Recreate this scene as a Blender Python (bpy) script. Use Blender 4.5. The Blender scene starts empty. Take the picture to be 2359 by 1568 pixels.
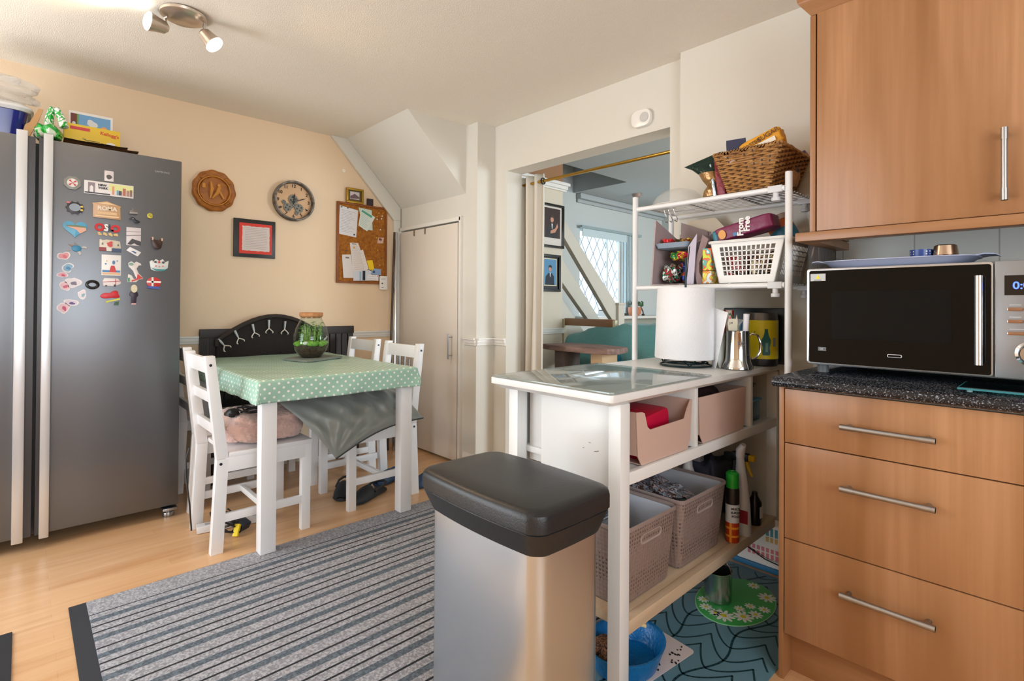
import bpy, bmesh, math, random
from mathutils import Vector, Matrix
random.seed(7)
S = bpy.context.scene
C = S.collection
PI = math.pi

# ---------------------------------------------------------------- camera
cam = bpy.data.cameras.new('camera')
cam.sensor_width = 36.0
cam.lens = 36.0 * 1203.45 / 2359
cam.shift_y = -(784 - 694.14) / 2359
cam.clip_start = 0.05
co_ = bpy.data.objects.new('camera', cam); C.objects.link(co_)
yaw, pit, rol = 0.8169, 0.00698, 0.00658
f_ = Vector((-math.sin(yaw)*math.cos(pit), math.cos(yaw)*math.cos(pit), math.sin(pit)))
r_ = Vector((math.cos(yaw), math.sin(yaw), 0)); u_ = r_.cross(f_)
r2 = math.cos(rol)*r_ + math.sin(rol)*u_; u2 = -math.sin(rol)*r_ + math.cos(rol)*u_
co_.matrix_world = Matrix(((r2.x, u2.x, -f_.x, 0), (r2.y, u2.y, -f_.y, 0), (r2.z, u2.z, -f_.z, 1.12), (0, 0, 0, 1)))
S.camera = co_

# ---------------------------------------------------------------- light
S.view_settings.view_transform = 'Standard'; S.view_settings.look = 'None'
S.view_settings.gamma = 1; S.view_settings.use_curve_mapping = False
S.view_settings.exposure = 0.12
S.cycles.max_bounces = 8; S.cycles.diffuse_bounces = 5; S.cycles.glossy_bounces = 4
S.cycles.transparent_max_bounces = 12; S.cycles.transmission_bounces = 6
S.cycles.use_denoising = True; S.cycles.sample_clamp_indirect = 6
S.cycles.caustics_reflective = False; S.cycles.caustics_refractive = False
W = bpy.data.worlds.new('world'); S.world = W; W.use_nodes = True
W.node_tree.nodes['Background'].inputs[0].default_value = (0.86, 0.93, 1.0, 1)
W.node_tree.nodes['Background'].inputs[1].default_value = 1.6

def area(name, loc, rot, sx, sy, power, col):
    l = bpy.data.lights.new(name, 'AREA'); l.shape = 'RECTANGLE'; l.size = sx; l.size_y = sy
    l.energy = power; l.color = col
    o = bpy.data.objects.new(name, l); C.objects.link(o); o.location = loc; o.rotation_euler = rot
    return o
# daylight through the patio door (-y), the sink window (+x) and the living-room window, plus added fill lamps
area('patio_daylight', (-2.72, -2.42, 1.15), (math.radians(90), 0, 0), 1.4, 2.0, 50, (0.82, 0.92, 1.0))
area('patio_ceiling_fill', (-2.72, -2.6, .12), (math.radians(140), 0, 0), 1.5, 0.5, 34, (0.97, 0.97, 1.0))  # unseen lamp aimed upward, added to brighten the ceiling
area('side_window_daylight', (-3.93, -1.6, 1.35), (0, math.radians(-90), 0), 1.5, 1.2, 38, (0.82, 0.92, 1.0))
area('sink_window_daylight', (1.95, -0.3, 1.5), (0, math.radians(90), 0), 1.3, 2.0, 40, (0.88, 0.94, 1.0))
area('sink_ceiling_fill', (2.0, -0.3, .95), (0, math.radians(135), 0), .4, 2.0, 24, (0.96, 0.97, 1.0))  # second upward lamp added outside the sink window to lift the ceiling
area('living_daylight', (-3.98, 4.98, 1.46), (0, math.radians(-90), 0), 0.9, 0.8, 7, (0.8, 0.92, 1.0))
area('living_fill', (1.95, 4.9, 1.5), (0, math.radians(90), 0), 1.5, 1.8, 140, (0.84, 0.93, 1.0))  # lamp added behind an unseen opening to brighten the living room

# ---------------------------------------------------------------- materials
def lin(h):
    h = h.lstrip('#'); v = [int(h[i:i+2], 16)/255 for i in (0, 2, 4)]
    return tuple(c/12.92 if c <= 0.04045 else ((c+0.055)/1.055)**2.4 for c in v) + (1,)
MC = {}
def mat(key, h, rough=0.5, metal=0.0, bump=None, var=None, emis=None, alpha=None, coat=0, sheen=0, spec=None, trans=None):
    """bump=(scale,strength)  var=(scale xyz, second colour, contrast)  emis=(colour,strength)"""
    if key in MC: return MC[key]
    m = bpy.data.materials.new(key); m.use_nodes = True; MC[key] = m
    nt = m.node_tree; n = nt.nodes; b = n['Principled BSDF']; L = nt.links
    b.inputs['Base Color'].default_value = lin(h); b.inputs['Roughness'].default_value = rough
    b.inputs['Metallic'].default_value = metal
    if coat: b.inputs['Coat Weight'].default_value = coat; b.inputs['Coat Roughness'].default_value = 0.08
    if sheen: b.inputs['Sheen Weight'].default_value = sheen
    if spec is not None: b.inputs['Specular IOR Level'].default_value = spec
    if trans: b.inputs['Transmission Weight'].default_value = trans
    if emis: b.inputs['Emission Color'].default_value = lin(emis[0]); b.inputs['Emission Strength'].default_value = emis[1]
    if alpha is not None: b.inputs['Alpha'].default_value = alpha
    if bump or var: tc = n.new('ShaderNodeTexCoord')
    if var:
        mp = n.new('ShaderNodeMapping'); L.new(tc.outputs['Object'], mp.inputs[0]); mp.inputs['Scale'].default_value = var[0]
        nz = n.new('ShaderNodeTexNoise'); nz.inputs['Scale'].default_value = 1; nz.inputs['Detail'].default_value = 5
        L.new(mp.outputs[0], nz.inputs[0])
        cr = n.new('ShaderNodeValToRGB'); k = var[2]
        cr.color_ramp.elements[0].position = 0.5-k; cr.color_ramp.elements[1].position = 0.5+k
        cr.color_ramp.elements[0].color = lin(h); cr.color_ramp.elements[1].color = lin(var[1])
        L.new(nz.outputs[0], cr.inputs[0]); L.new(cr.outputs[0], b.inputs['Base Color'])
    if bump:
        nz = n.new('ShaderNodeTexNoise'); nz.inputs['Scale'].default_value = bump[0]; nz.inputs['Detail'].default_value = 4
        L.new(tc.outputs['Object'], nz.inputs[0])
        bp = n.new('ShaderNodeBump'); bp.inputs['Strength'].default_value = bump[1]; bp.inputs['Distance'].default_value = 0.01
        L.new(nz.outputs[0], bp.inputs['Height']); L.new(bp.outputs[0], b.inputs['Normal'])
    return m
def glass(key, h='#e8f4f0', gloss=0.1, tint_alpha=None):
    if key in MC: return MC[key]
    m = bpy.data.materials.new(key); m.use_nodes = True; MC[key] = m; nt = m.node_tree; n = nt.nodes; L = nt.links
    n.remove(n['Principled BSDF'])
    tr = n.new('ShaderNodeBsdfTransparent'); tr.inputs[0].default_value = lin(h)
    gl = n.new('ShaderNodeBsdfGlossy'); gl.inputs['Roughness'].default_value = 0.02
    fr = n.new('ShaderNodeLayerWeight'); fr.inputs[0].default_value = .5
    pw = n.new('ShaderNodeMath'); pw.operation = 'POWER'; pw.inputs[1].default_value = 4; L.new(fr.outputs['Facing'], pw.inputs[0])
    mx = n.new('ShaderNodeMixShader'); ad = n.new('ShaderNodeMath'); ad.operation = 'ADD'; ad.inputs[1].default_value = gloss; ad.use_clamp = True
    L.new(pw.outputs[0], ad.inputs[0]); L.new(ad.outputs[0], mx.inputs[0]); L.new(tr.outputs[0], mx.inputs[1]); L.new(gl.outputs[0], mx.inputs[2])
    L.new(mx.outputs[0], n['Material Output'].inputs[0]); return m

def nodes(key):
    m = bpy.data.materials.new(key); m.use_nodes = True; MC[key] = m
    return m, m.node_tree.nodes, m.node_tree.links, m.node_tree.nodes['Principled BSDF']
def M2(n, L, op, a, b=None, c=None):
    q = n.new('ShaderNodeMath'); q.operation = op
    for i, v in enumerate((a, b, c)):
        if v is None: continue
        if isinstance(v, (int, float)): q.inputs[i].default_value = v
        else: L.new(v, q.inputs[i])
    return q.outputs[0]
def mixc(n, L, fac, a, b):
    q = n.new('ShaderNodeMix'); q.data_type = 'RGBA'
    if isinstance(fac, (int, float)): q.inputs[0].default_value = fac
    else: L.new(fac, q.inputs[0])
    for i, v in ((6, a), (7, b)):
        if isinstance(v, str): q.inputs[i].default_value = lin(v)
        else: L.new(v, q.inputs[i])
    return q.outputs[2]

def floor_mat():
    m, n, L, b = nodes('laminate')
    tc = n.new('ShaderNodeTexCoord'); sp = n.new('ShaderNodeSeparateXYZ'); L.new(tc.outputs['Object'], sp.inputs[0])
    cb = n.new('ShaderNodeCombineXYZ'); L.new(sp.outputs[1], cb.inputs[0]); L.new(sp.outputs[0], cb.inputs[1])
    br = n.new('ShaderNodeTexBrick'); L.new(cb.outputs[0], br.inputs[0])
    br.inputs['Scale'].default_value = 1; br.inputs['Brick Width'].default_value = 0.62; br.inputs['Row Height'].default_value = 0.066
    br.inputs['Mortar Size'].default_value = 0.0006; br.offset = 0.37
    br.inputs['Color1'].default_value = lin('#d9ab7c'); br.inputs['Color2'].default_value = lin('#c48f5c'); br.inputs['Mortar'].default_value = lin('#a97a4c')
    mp = n.new('ShaderNodeMapping'); mp.inputs['Scale'].default_value = (2.2, 26, 1); L.new(cb.outputs[0], mp.inputs[0])
    nz = n.new('ShaderNodeTexNoise'); nz.inputs['Scale'].default_value = 1; nz.inputs['Detail'].default_value = 6; L.new(mp.outputs[0], nz.inputs[0])
    f = M2(n, L, 'MULTIPLY_ADD', nz.outputs[0], 2.2, -.55); f.node.use_clamp = True
    c = mixc(n, L, f, br.outputs[0], '#e0b98f'); L.new(c, b.inputs['Base Color'])
    b.inputs['Roughness'].default_value = 0.28
    return m
def cab_mat(key, grain_axis='z', h1='#bd8f68', h2='#93663f'):
    m, n, L, b = nodes(key)
    tc = n.new('ShaderNodeTexCoord'); mp = n.new('ShaderNodeMapping'); L.new(tc.outputs['Object'], mp.inputs[0])
    mp.inputs['Scale'].default_value = {'z': (7, 7, 0.7), 'x': (0.7, 7, 7)}[grain_axis]
    nz = n.new('ShaderNodeTexNoise'); nz.inputs['Scale'].default_value = 1; nz.inputs['Detail'].default_value = 3; nz.inputs['Distortion'].default_value = 0.8; L.new(mp.outputs[0], nz.inputs[0])
    mp2 = n.new('ShaderNodeMapping'); L.new(tc.outputs['Object'], mp2.inputs[0]); mp2.inputs['Scale'].default_value = {'z': (95, 95, 2.5), 'x': (2.5, 95, 95)}[grain_axis]
    n2 = n.new('ShaderNodeTexNoise'); n2.inputs['Scale'].default_value = 1; n2.inputs['Detail'].default_value = 2; L.new(mp2.outputs[0], n2.inputs[0])
    cr = n.new('ShaderNodeValToRGB'); cr.color_ramp.elements[0].position = .33; cr.color_ramp.elements[1].position = .67
    cr.color_ramp.elements[0].color = lin(h2); cr.color_ramp.elements[1].color = lin(h1); L.new(nz.outputs[0], cr.inputs[0])
    c = mixc(n, L, M2(n, L, 'MULTIPLY', n2.outputs[0], .8), cr.outputs[0], h2)
    L.new(c, b.inputs['Base Color']); b.inputs['Roughness'].default_value = .33
    return m
def speckle_mat():
    m, n, L, b = nodes('speckled_laminate')
    tc = n.new('ShaderNodeTexCoord'); v = n.new('ShaderNodeTexNoise'); v.inputs['Scale'].default_value = 260; v.inputs['Detail'].default_value = 3
    L.new(tc.outputs['Object'], v.inputs[0])
    cr = n.new('ShaderNodeValToRGB'); cr.color_ramp.elements[0].position = .56; cr.color_ramp.elements[1].position = .74
    cr.color_ramp.elements[0].color = lin('#15181e'); cr.color_ramp.elements[1].color = lin('#a2a9b3'); L.new(v.outputs[0], cr.inputs[0])
    L.new(cr.outputs[0], b.inputs['Base Color']); b.inputs['Roughness'].default_value = .16
    return m
def rug_mat():
    m, n, L, b = nodes('striped_rug')
    tc = n.new('ShaderNodeTexCoord'); sp = n.new('ShaderNodeSeparateXYZ'); L.new(tc.outputs['Object'], sp.inputs[0])
    x = M2(n, L, 'MULTIPLY_ADD', sp.outputs[0], 4.065, 2.317)
    fr = M2(n, L, 'FRACT', x)
    cr = n.new('ShaderNodeValToRGB'); cr.color_ramp.interpolation = 'CONSTANT'; L.new(fr, cr.inputs[0])
    G, D, K = lin('#a3a5ad'), lin('#5f6b77'), lin('#23262d')
    st = [(0, G), (.022, D), (.132, G), (.246, K), (.281, G), (.425, K), (.460, G), (.557, D), (.671, G), (.864, K), (.899, G)]
    e = cr.color_ramp.elements; e[0].position = 0; e[0].color = st[0][1]; e[1].position = st[1][0]; e[1].color = st[1][1]
    for p, c in st[2:]: q = e.new(p); q.color = c
    band = mixc(n, L, M2(n, L, 'GREATER_THAN', sp.outputs[0], -.60), '#a3a5ad', cr.outputs[0])
    nz = n.new('ShaderNodeTexNoise'); nz.inputs['Scale'].default_value = 130; nz.inputs['Detail'].default_value = 3; L.new(tc.outputs['Object'], nz.inputs[0])
    c2 = n.new('ShaderNodeValToRGB'); c2.color_ramp.elements[0].position = .42; c2.color_ramp.elements[1].position = .6; L.new(nz.outputs[0], c2.inputs[0])
    c2.color_ramp.elements[0].color = (.55, .55, .56, 1); c2.color_ramp.elements[1].color = (1.1, 1.1, 1.1, 1)
    mx = n.new('ShaderNodeMix'); mx.data_type = 'RGBA'; mx.blend_type = 'MULTIPLY'; mx.inputs[0].default_value = .85
    L.new(band, mx.inputs[6]); L.new(c2.outputs[0], mx.inputs[7]); L.new(mx.outputs[2], b.inputs['Base Color'])
    b.inputs['Roughness'].default_value = .95
    bp = n.new('ShaderNodeBump'); bp.inputs['Strength'].default_value = .5; bp.inputs['Distance'].default_value = .004; L.new(nz.outputs[0], bp.inputs['Height']); L.new(bp.outputs[0], b.inputs['Normal'])
    return m
def cloth_mat():
    m, n, L, b = nodes('dotted_oilcloth')
    tc = n.new('ShaderNodeTexCoord'); mp = n.new('ShaderNodeMapping'); mp.inputs['Rotation'].default_value = (0, 0, PI/4); L.new(tc.outputs['UV'], mp.inputs[0])
    v = n.new('ShaderNodeTexVoronoi'); v.voronoi_dimensions = '2D'; v.inputs['Scale'].default_value = 34; v.inputs['Randomness'].default_value = 0
    L.new(mp.outputs[0], v.inputs[0]); f = M2(n, L, 'LESS_THAN', v.outputs['Distance'], .19)
    L.new(mixc(n, L, f, '#9fc8b8', '#f2f5ee'), b.inputs['Base Color']); b.inputs['Roughness'].default_value = .3
    return m
def grid_mat(key, base, line, sx, sz, w, axes=(0, 2), rough=.3, off=(0, 0)):
    m, n, L, b = nodes(key)
    tc = n.new('ShaderNodeTexCoord'); sp = n.new('ShaderNodeSeparateXYZ'); L.new(tc.outputs['Object'], sp.inputs[0])
    a = M2(n, L, 'LESS_THAN', M2(n, L, 'FRACT', M2(n, L, 'MULTIPLY_ADD', sp.outputs[axes[0]], 1/sx, off[0])), w/sx)
    c = M2(n, L, 'LESS_THAN', M2(n, L, 'FRACT', M2(n, L, 'MULTIPLY_ADD', sp.outputs[axes[1]], 1/sz, off[1])), w/sz)
    L.new(mixc(n, L, M2(n, L, 'MAXIMUM', a, c), base, line), b.inputs['Base Color']); b.inputs['Roughness'].default_value = rough
    return m
def dots_mat(key, base, dot, scale, r=.2, rough=.5, bump=0):
    m, n, L, b = nodes(key)
    tc = n.new('ShaderNodeTexCoord'); v = n.new('ShaderNodeTexVoronoi'); v.inputs['Scale'].default_value = scale; v.inputs['Randomness'].default_value = .15
    L.new(tc.outputs['Object'], v.inputs[0]); f = M2(n, L, 'LESS_THAN', v.outputs['Distance'], r)
    L.new(mixc(n, L, f, base, dot), b.inputs['Base Color']); b.inputs['Roughness'].default_value = rough
    if bump:
        bp = n.new('ShaderNodeBump'); bp.inputs['Strength'].default_value = bump; bp.inputs['Distance'].default_value = .004
        L.new(v.outputs['Distance'], bp.inputs['Height']); L.new(bp.outputs[0], b.inputs['Normal'])
    return m
def patch_mat(key, cols, scale=30, rough=.35, metal=0):
    """crumpled printed wrapper: hard-edged patches of several colours"""
    if key in MC: return MC[key]
    m, n, L, b = nodes(key)
    tc = n.new('ShaderNodeTexCoord'); nz = n.new('ShaderNodeTexNoise'); nz.inputs['Scale'].default_value = scale; nz.inputs['Detail'].default_value = 1.5; nz.inputs['Distortion'].default_value = 1.2
    L.new(tc.outputs['Object'], nz.inputs[0]); cr = n.new('ShaderNodeValToRGB'); cr.color_ramp.interpolation = 'CONSTANT'; L.new(nz.outputs[0], cr.inputs[0])
    e = cr.color_ramp.elements; k = len(cols)
    e[0].position = 0; e[0].color = lin(cols[0]); e[1].position = .36; e[1].color = lin(cols[1])
    for i, c in enumerate(cols[2:]): q = e.new(.36 + .3*(i+1)/(k-1)); q.color = lin(c)
    L.new(cr.outputs[0], b.inputs['Base Color']); b.inputs['Roughness'].default_value = rough; b.inputs['Metallic'].default_value = metal
    bp = n.new('ShaderNodeBump'); bp.inputs['Strength'].default_value = .5; bp.inputs['Distance'].default_value = .01; L.new(nz.outputs[0], bp.inputs['Height']); L.new(bp.outputs[0], b.inputs['Normal'])
    return m
def steel_mat(key, h='#9a9da0', rough=.32, axis=2, metal=1):
    m, n, L, b = nodes(key)
    tc = n.new('ShaderNodeTexCoord'); mp = n.new('ShaderNodeMapping'); s = [500, 500, 500]; s[axis] = 3
    mp.inputs['Scale'].default_value = s; L.new(tc.outputs['Object'], mp.inputs[0]); nz = n.new('ShaderNodeTexNoise'); nz.inputs['Scale'].default_value = 1; L.new(mp.outputs[0], nz.inputs[0])
    L.new(M2(n, L, 'MULTIPLY_ADD', nz.outputs[0], .05, rough-.025), b.inputs['Roughness'])
    b.inputs['Base Color'].default_value = lin(h); b.inputs['Metallic'].default_value = metal
    return m

# ---------------------------------------------------------------- mesh helpers
def FA(x): return Matrix(((0, 0, 1, x), (1, 0, 0, 0), (0, 1, 0, 0), (0, 0, 0, 1)))      # a -> +y, b -> up, c -> +x
def FB(y): return Matrix(((1, 0, 0, 0), (0, 0, -1, y), (0, 1, 0, 0), (0, 0, 0, 1)))     # a -> +x, b -> up, c -> -y
def FZ(z=0): return Matrix.Translation((0, 0, z))
def T(x, y, z): return Matrix.Translation((x, y, z))
def RZ(d): return Matrix.Rotation(math.radians(d), 4, 'Z')
def RX(d): return Matrix.Rotation(math.radians(d), 4, 'X')
def RY(d): return Matrix.Rotation(math.radians(d), 4, 'Y')
WM = {}
def wm(o): return WM.get(o.name, Matrix.Identity(4)) if o else Matrix.Identity(4)
class MB:
    def __init__(s, M=None): s.bm = bmesh.new(); s.M = M or Matrix.Identity(4); s.mi = 0
    def v(s, p): return s.bm.verts.new(s.M @ Vector(p))
    def f(s, vs, mi=None):
        try: q = s.bm.faces.new(vs)
        except ValueError: return None
        q.material_index = s.mi if mi is None else mi; return q
    def box(s, x0, x1, y0, y1, z0, z1, mi=None):
        p = [s.v((x, y, z)) for z in (z0, z1) for y in (y0, y1) for x in (x0, x1)]
        for q in ((0, 2, 3, 1), (4, 5, 7, 6), (0, 1, 5, 4), (2, 6, 7, 3), (0, 4, 6, 2), (1, 3, 7, 5)): s.f([p[i] for i in q], mi)
        return s
    def hexa(s, bot, top, mi=None):
        b = [s.v(p) for p in bot]; t = [s.v(p) for p in top]; n = len(b)
        s.f(b[::-1], mi); s.f(t, mi)
        for i in range(n): s.f([b[i], b[(i+1) % n], t[(i+1) % n], t[i]], mi)
        return s
    def prism(s, pts, c0, c1, mi=None, top_mi=None):
        """outline (a,b) extruded from c0 to c1 in the builder's frame"""
        b = [s.v((a, bb, c0)) for a, bb in pts]; t = [s.v((a, bb, c1)) for a, bb in pts]; n = len(b)
        s.f(b[::-1], mi); s.f(t, mi if top_mi is None else top_mi)
        for i in range(n): s.f([b[i], b[(i+1) % n], t[(i+1) % n], t[i]], mi)
        return s
    def rings(s, rs, caps=True, closed=False, mi=None):
        R = [[s.v(p) for p in r] for r in rs]; n = len(R[0]); m = len(R)
        for j in range(m if closed else m-1):
            A = R[j]; B = R[(j+1) % m]
            for i in range(n): s.f([A[i], A[(i+1) % n], B[(i+1) % n], B[i]], mi)
        if caps and not closed: s.f(R[0][::-1], mi); s.f(R[-1], mi)
        return s
    def lathe(s, prof, c=(0, 0, 0), n=32, mi=None, sx=1, sy=1, caps=True):
        return s.rings([[(c[0]+r*sx*math.cos(2*PI*i/n), c[1]+r*sy*math.sin(2*PI*i/n), c[2]+z) for i in range(n)] for r, z in prof], caps=caps, mi=mi)
    def tube(s, pts, r, n=8, closed=False, mi=None):
        P = [Vector(p) for p in pts]; k = len(P); R = r if isinstance(r, (list, tuple)) else [r]*k
        rs = []; up = None
        for i in range(k):
            a = P[i-1] if (i > 0 or closed) else P[i]; b = P[(i+1) % k] if (i < k-1 or closed) else P[i]
            t = (b-a); t = t.normalized() if t.length > 1e-9 else Vector((0, 0, 1))
            if up is None: up = t.orthogonal().normalized()
            up = (up - t*up.dot(t)); up = up.normalized() if up.length > 1e-6 else t.orthogonal().normalized()
            w = t.cross(up)
            rs.append([tuple(P[i] + R[i]*(math.cos(2*PI*j/n)*up + math.sin(2*PI*j/n)*w)) for j in range(n)])
        return s.rings(rs, closed=closed, mi=mi)
    def cyl(s, a, b, r, n=20, mi=None, r2=None): return s.tube([a, b], [r, r if r2 is None else r2], n, mi=mi)
    def sheet(s, fn, nu, nv, mi=None, uv=None):
        G = [[s.v(fn(i/nu, j/nv)) for j in range(nv+1)] for i in range(nu+1)]
        L = s.bm.loops.layers.uv.verify() if uv else None
        for i in range(nu):
            for j in range(nv):
                q = s.f([G[i][j], G[i+1][j], G[i+1][j+1], G[i][j+1]], mi)
                if uv and q:
                    for l, (a, b) in zip(q.loops, ((i, j), (i+1, j), (i+1, j+1), (i, j+1))): l[L].uv = uv(a/nu, b/nv)
        return s
    def ball(s, c, rx, ry=None, rz=None, nu=20, nv=12, mi=None, fn=None):
        ry = ry or rx; rz = rz or rx
        rs = []
        for j in range(nv+1):
            th = PI*j/nv; th = min(max(th, .03), PI-.03)
            ring = []
            for i in range(nu):
                ph = 2*PI*i/nu; d = Vector((math.sin(th)*math.cos(ph), math.sin(th)*math.sin(ph), -math.cos(th)))
                k = fn(d) if fn else 1
                ring.append((c[0]+d.x*rx*k, c[1]+d.y*ry*k, c[2]+d.z*rz*k))
            rs.append(ring)
        return s.rings(rs, mi=mi)
    def blob(s, x0, x1, y0, y1, z0, z1, amp=.08, seed=0, p=.45, nu=28, nv=18, mi=None):
        """soft-cornered crumpled body (packets, cushions)"""
        rnd = random.Random(seed); ks = [(rnd.uniform(2, 7), rnd.uniform(2, 7), rnd.uniform(2, 7), rnd.uniform(0, 6)) for _ in range(5)]
        cx, cy, cz = (x0+x1)/2, (y0+y1)/2, (z0+z1)/2; hx, hy, hz = (x1-x0)/2, (y1-y0)/2, (z1-z0)/2
        sg = lambda t: math.copysign(abs(t)**p, t)
        rs = []
        for j in range(nv+1):
            th = -PI/2 + PI*j/nv; th = min(max(th, -PI/2+.04), PI/2-.04); ring = []
            for i in range(nu):
                ph = 2*PI*i/nu; x, y, z = sg(math.cos(th))*sg(math.cos(ph)), sg(math.cos(th))*sg(math.sin(ph)), sg(math.sin(th))
                k = 1 + amp*sum(math.sin(a*x+b*y+c*z+d) for a, b, c, d in ks)/3 - amp
                ring.append((cx+hx*x*k, cy+hy*y*k, cz+hz*z*min(k, 1)))
            rs.append(ring)
        return s.rings(rs, mi=mi)
    def build(s, name, mats, parent=None, bevel=0, seg=2, smooth=35, sub=0, mod=None):
        bm = s.bm
        bmesh.ops.recalc_face_normals(bm, faces=bm.faces)
        if bevel:
            es = [e for e in bm.edges if len(e.link_faces) == 2 and e.calc_face_angle(0) > .5]
            if es: bmesh.ops.bevel(bm, geom=es, offset=bevel, segments=seg, profile=.6, affect='EDGES', clamp_overlap=True)
        if parent is not None: org = wm(parent); bm.transform(org.inverted())
        else:
            xs = [v.co for v in bm.verts]
            lo = [min(c[i] for c in xs) for i in range(3)]; hi = [max(c[i] for c in xs) for i in range(3)]
            org = T((lo[0]+hi[0])/2, (lo[1]+hi[1])/2, lo[2]); bm.transform(org.inverted())
        for e in bm.edges: e.smooth = not (len(e.link_faces) == 2 and e.calc_face_angle(0) > math.radians(smooth))
        for q in bm.faces: q.smooth = True
        me = bpy.data.meshes.new(name); bm.to_mesh(me); bm.free()
        for m in (mats if isinstance(mats, (list, tuple)) else [mats]): me.materials.append(m)
        o = bpy.data.objects.new(name, me); C.objects.link(o)
        if parent is not None: o.parent = parent; WM[o.name] = wm(parent)
        else: o.location = org.to_translation(); WM[o.name] = org
        if sub:
            d = o.modifiers.new('subdivision', 'SUBSURF'); d.levels = d.render_levels = sub
        return o
def tag(o, label, cat, group=None, kind=None):
    if label: o['label'] = label
    if cat: o['category'] = cat
    if group: o['group'] = group
    if kind: o['kind'] = kind
    return o
def struct(o, label=None): o['kind'] = 'structure'; return o
def thing(name, label, cat, loc=(0, 0, 0), rz=0, group=None):
    o = bpy.data.objects.new(name, None); C.objects.link(o); o.empty_display_size = .05
    o.location = loc; o.rotation_euler = (0, 0, math.radians(rz)); WM[o.name] = T(*loc) @ RZ(rz)
    return tag(o, label, cat, group)
def dup(root, loc, rz=0, label=None, group=None):
    r = root.copy(); C.objects.link(r); r.location = loc; r.rotation_euler = (0, 0, math.radians(rz))
    WM[r.name] = T(*loc) @ RZ(rz)
    if label: r['label'] = label
    if group: r['group'] = group
    for ch in list(root.children):
        c = ch.copy(); C.objects.link(c); c.parent = r; WM[c.name] = WM[r.name]
        for g in ch.children: d = g.copy(); C.objects.link(d); d.parent = c; WM[d.name] = WM[r.name]
    return r
def text(s, size, M, m, parent=None, name='lettering', ext=.0006, bold=0, align='CENTER', sx=1):
    cu = bpy.data.curves.new('t', 'FONT'); cu.body = s; cu.size = size; cu.extrude = ext; cu.offset = bold; cu.align_x = align; cu.align_y = 'CENTER'; cu.resolution_u = 3
    o = bpy.data.objects.new('t', cu); C.objects.link(o)
    me = bpy.data.meshes.new_from_object(o); bpy.data.objects.remove(o)
    bm = bmesh.new(); bm.from_mesh(me); bpy.data.meshes.remove(me)
    b = MB(); b.bm.free(); b.bm = bm; bm.transform(M @ Matrix.Diagonal((sx, 1, 1, 1)))
    for f in bm.faces: f.material_index = 0
    return b.build(name, m, parent)
def ell(cx, cy, rx, ry=None, n=24, a0=0): ry = ry or rx; return [(cx+rx*math.cos(2*PI*i/n+a0), cy+ry*math.sin(2*PI*i/n+a0)) for i in range(n)]
def rect(x0, x1, y0, y1): return [(x0, y0), (x1, y0), (x1, y1), (x0, y1)]
def rrect(x0, x1, y0, y1, r, n=5):
    o = []
    for cx, cy, a in ((x1-r, y0+r, -90), (x1-r, y1-r, 0), (x0+r, y1-r, 90), (x0+r, y0+r, 180)):
        for i in range(n+1): t = math.radians(a+90*i/n); o.append((cx+r*math.cos(t), cy+r*math.sin(t)))
    return o
def blobby(cx, cy, rx, ry, seed, n=26, k=.18):
    r = random.Random(seed); ph = [r.uniform(0, 6) for _ in range(4)]
    return [(cx+rx*(1+k*sum(math.sin((j+2)*t+ph[j])/(j+1) for j in range(4))/2)*math.cos(t), cy+ry*(1+k*sum(math.sin((j+2)*t+ph[j])/(j+1) for j in range(4))/2)*math.sin(t)) for t in (2*PI*i/n for i in range(n))]

white_paint = mat('white_paint', '#e6e4de', .35)
white_gloss = mat('white_gloss', '#ecebe6', .25)
black_plastic = mat('black_plastic', '#121315', .4)
chrome = mat('chrome', '#c9cccf', .14, 1)
brushed = mat('brushed_steel', '#a9abae', .3, 1)
paper = mat('white_paper', '#ecebea', .8)
ink = mat('printed_ink', '#3b3d42', .8)
cabz = cab_mat('oak_veneer_upright', 'z'); cabx = cab_mat('oak_veneer_level', 'x')
# ---------------------------------------------------------------- the room
CH = 2.37; XA = -3.76
wallm = mat('cream_wall_paint', '#ead2b3', .75, bump=(60, .06))
wallb = mat('white_wall_paint', '#d9d7ce', .75, bump=(60, .06))
ceilm = mat('textured_ceiling_paint', '#efe9de', .85, bump=(220, .35))
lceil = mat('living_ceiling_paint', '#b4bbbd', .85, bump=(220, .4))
lwall = mat('living_wall_paint', '#ccd1cf', .8)
tanw = mat('tan_landing_shade', '#9c7250', .8)  # shadow above the coving, put into the wall colour as tan
struct(MB().box(XA-.1, 1.9, -2.4, 6.3, -.06, 0).build('floor', floor_mat()))
b = MB().box(XA-.1, 1.9, -2.4, 2.6, CH, CH+.1); struct(b.build('ceiling_kitchen', ceilm))
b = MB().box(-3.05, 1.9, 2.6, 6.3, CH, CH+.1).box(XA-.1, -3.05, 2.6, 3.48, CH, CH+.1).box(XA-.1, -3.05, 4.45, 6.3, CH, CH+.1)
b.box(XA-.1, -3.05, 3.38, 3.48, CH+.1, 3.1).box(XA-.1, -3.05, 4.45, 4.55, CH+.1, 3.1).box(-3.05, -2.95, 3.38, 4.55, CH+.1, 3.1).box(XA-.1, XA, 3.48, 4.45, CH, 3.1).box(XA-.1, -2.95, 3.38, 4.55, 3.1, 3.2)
struct(b.build('ceiling_living', lceil))
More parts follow.
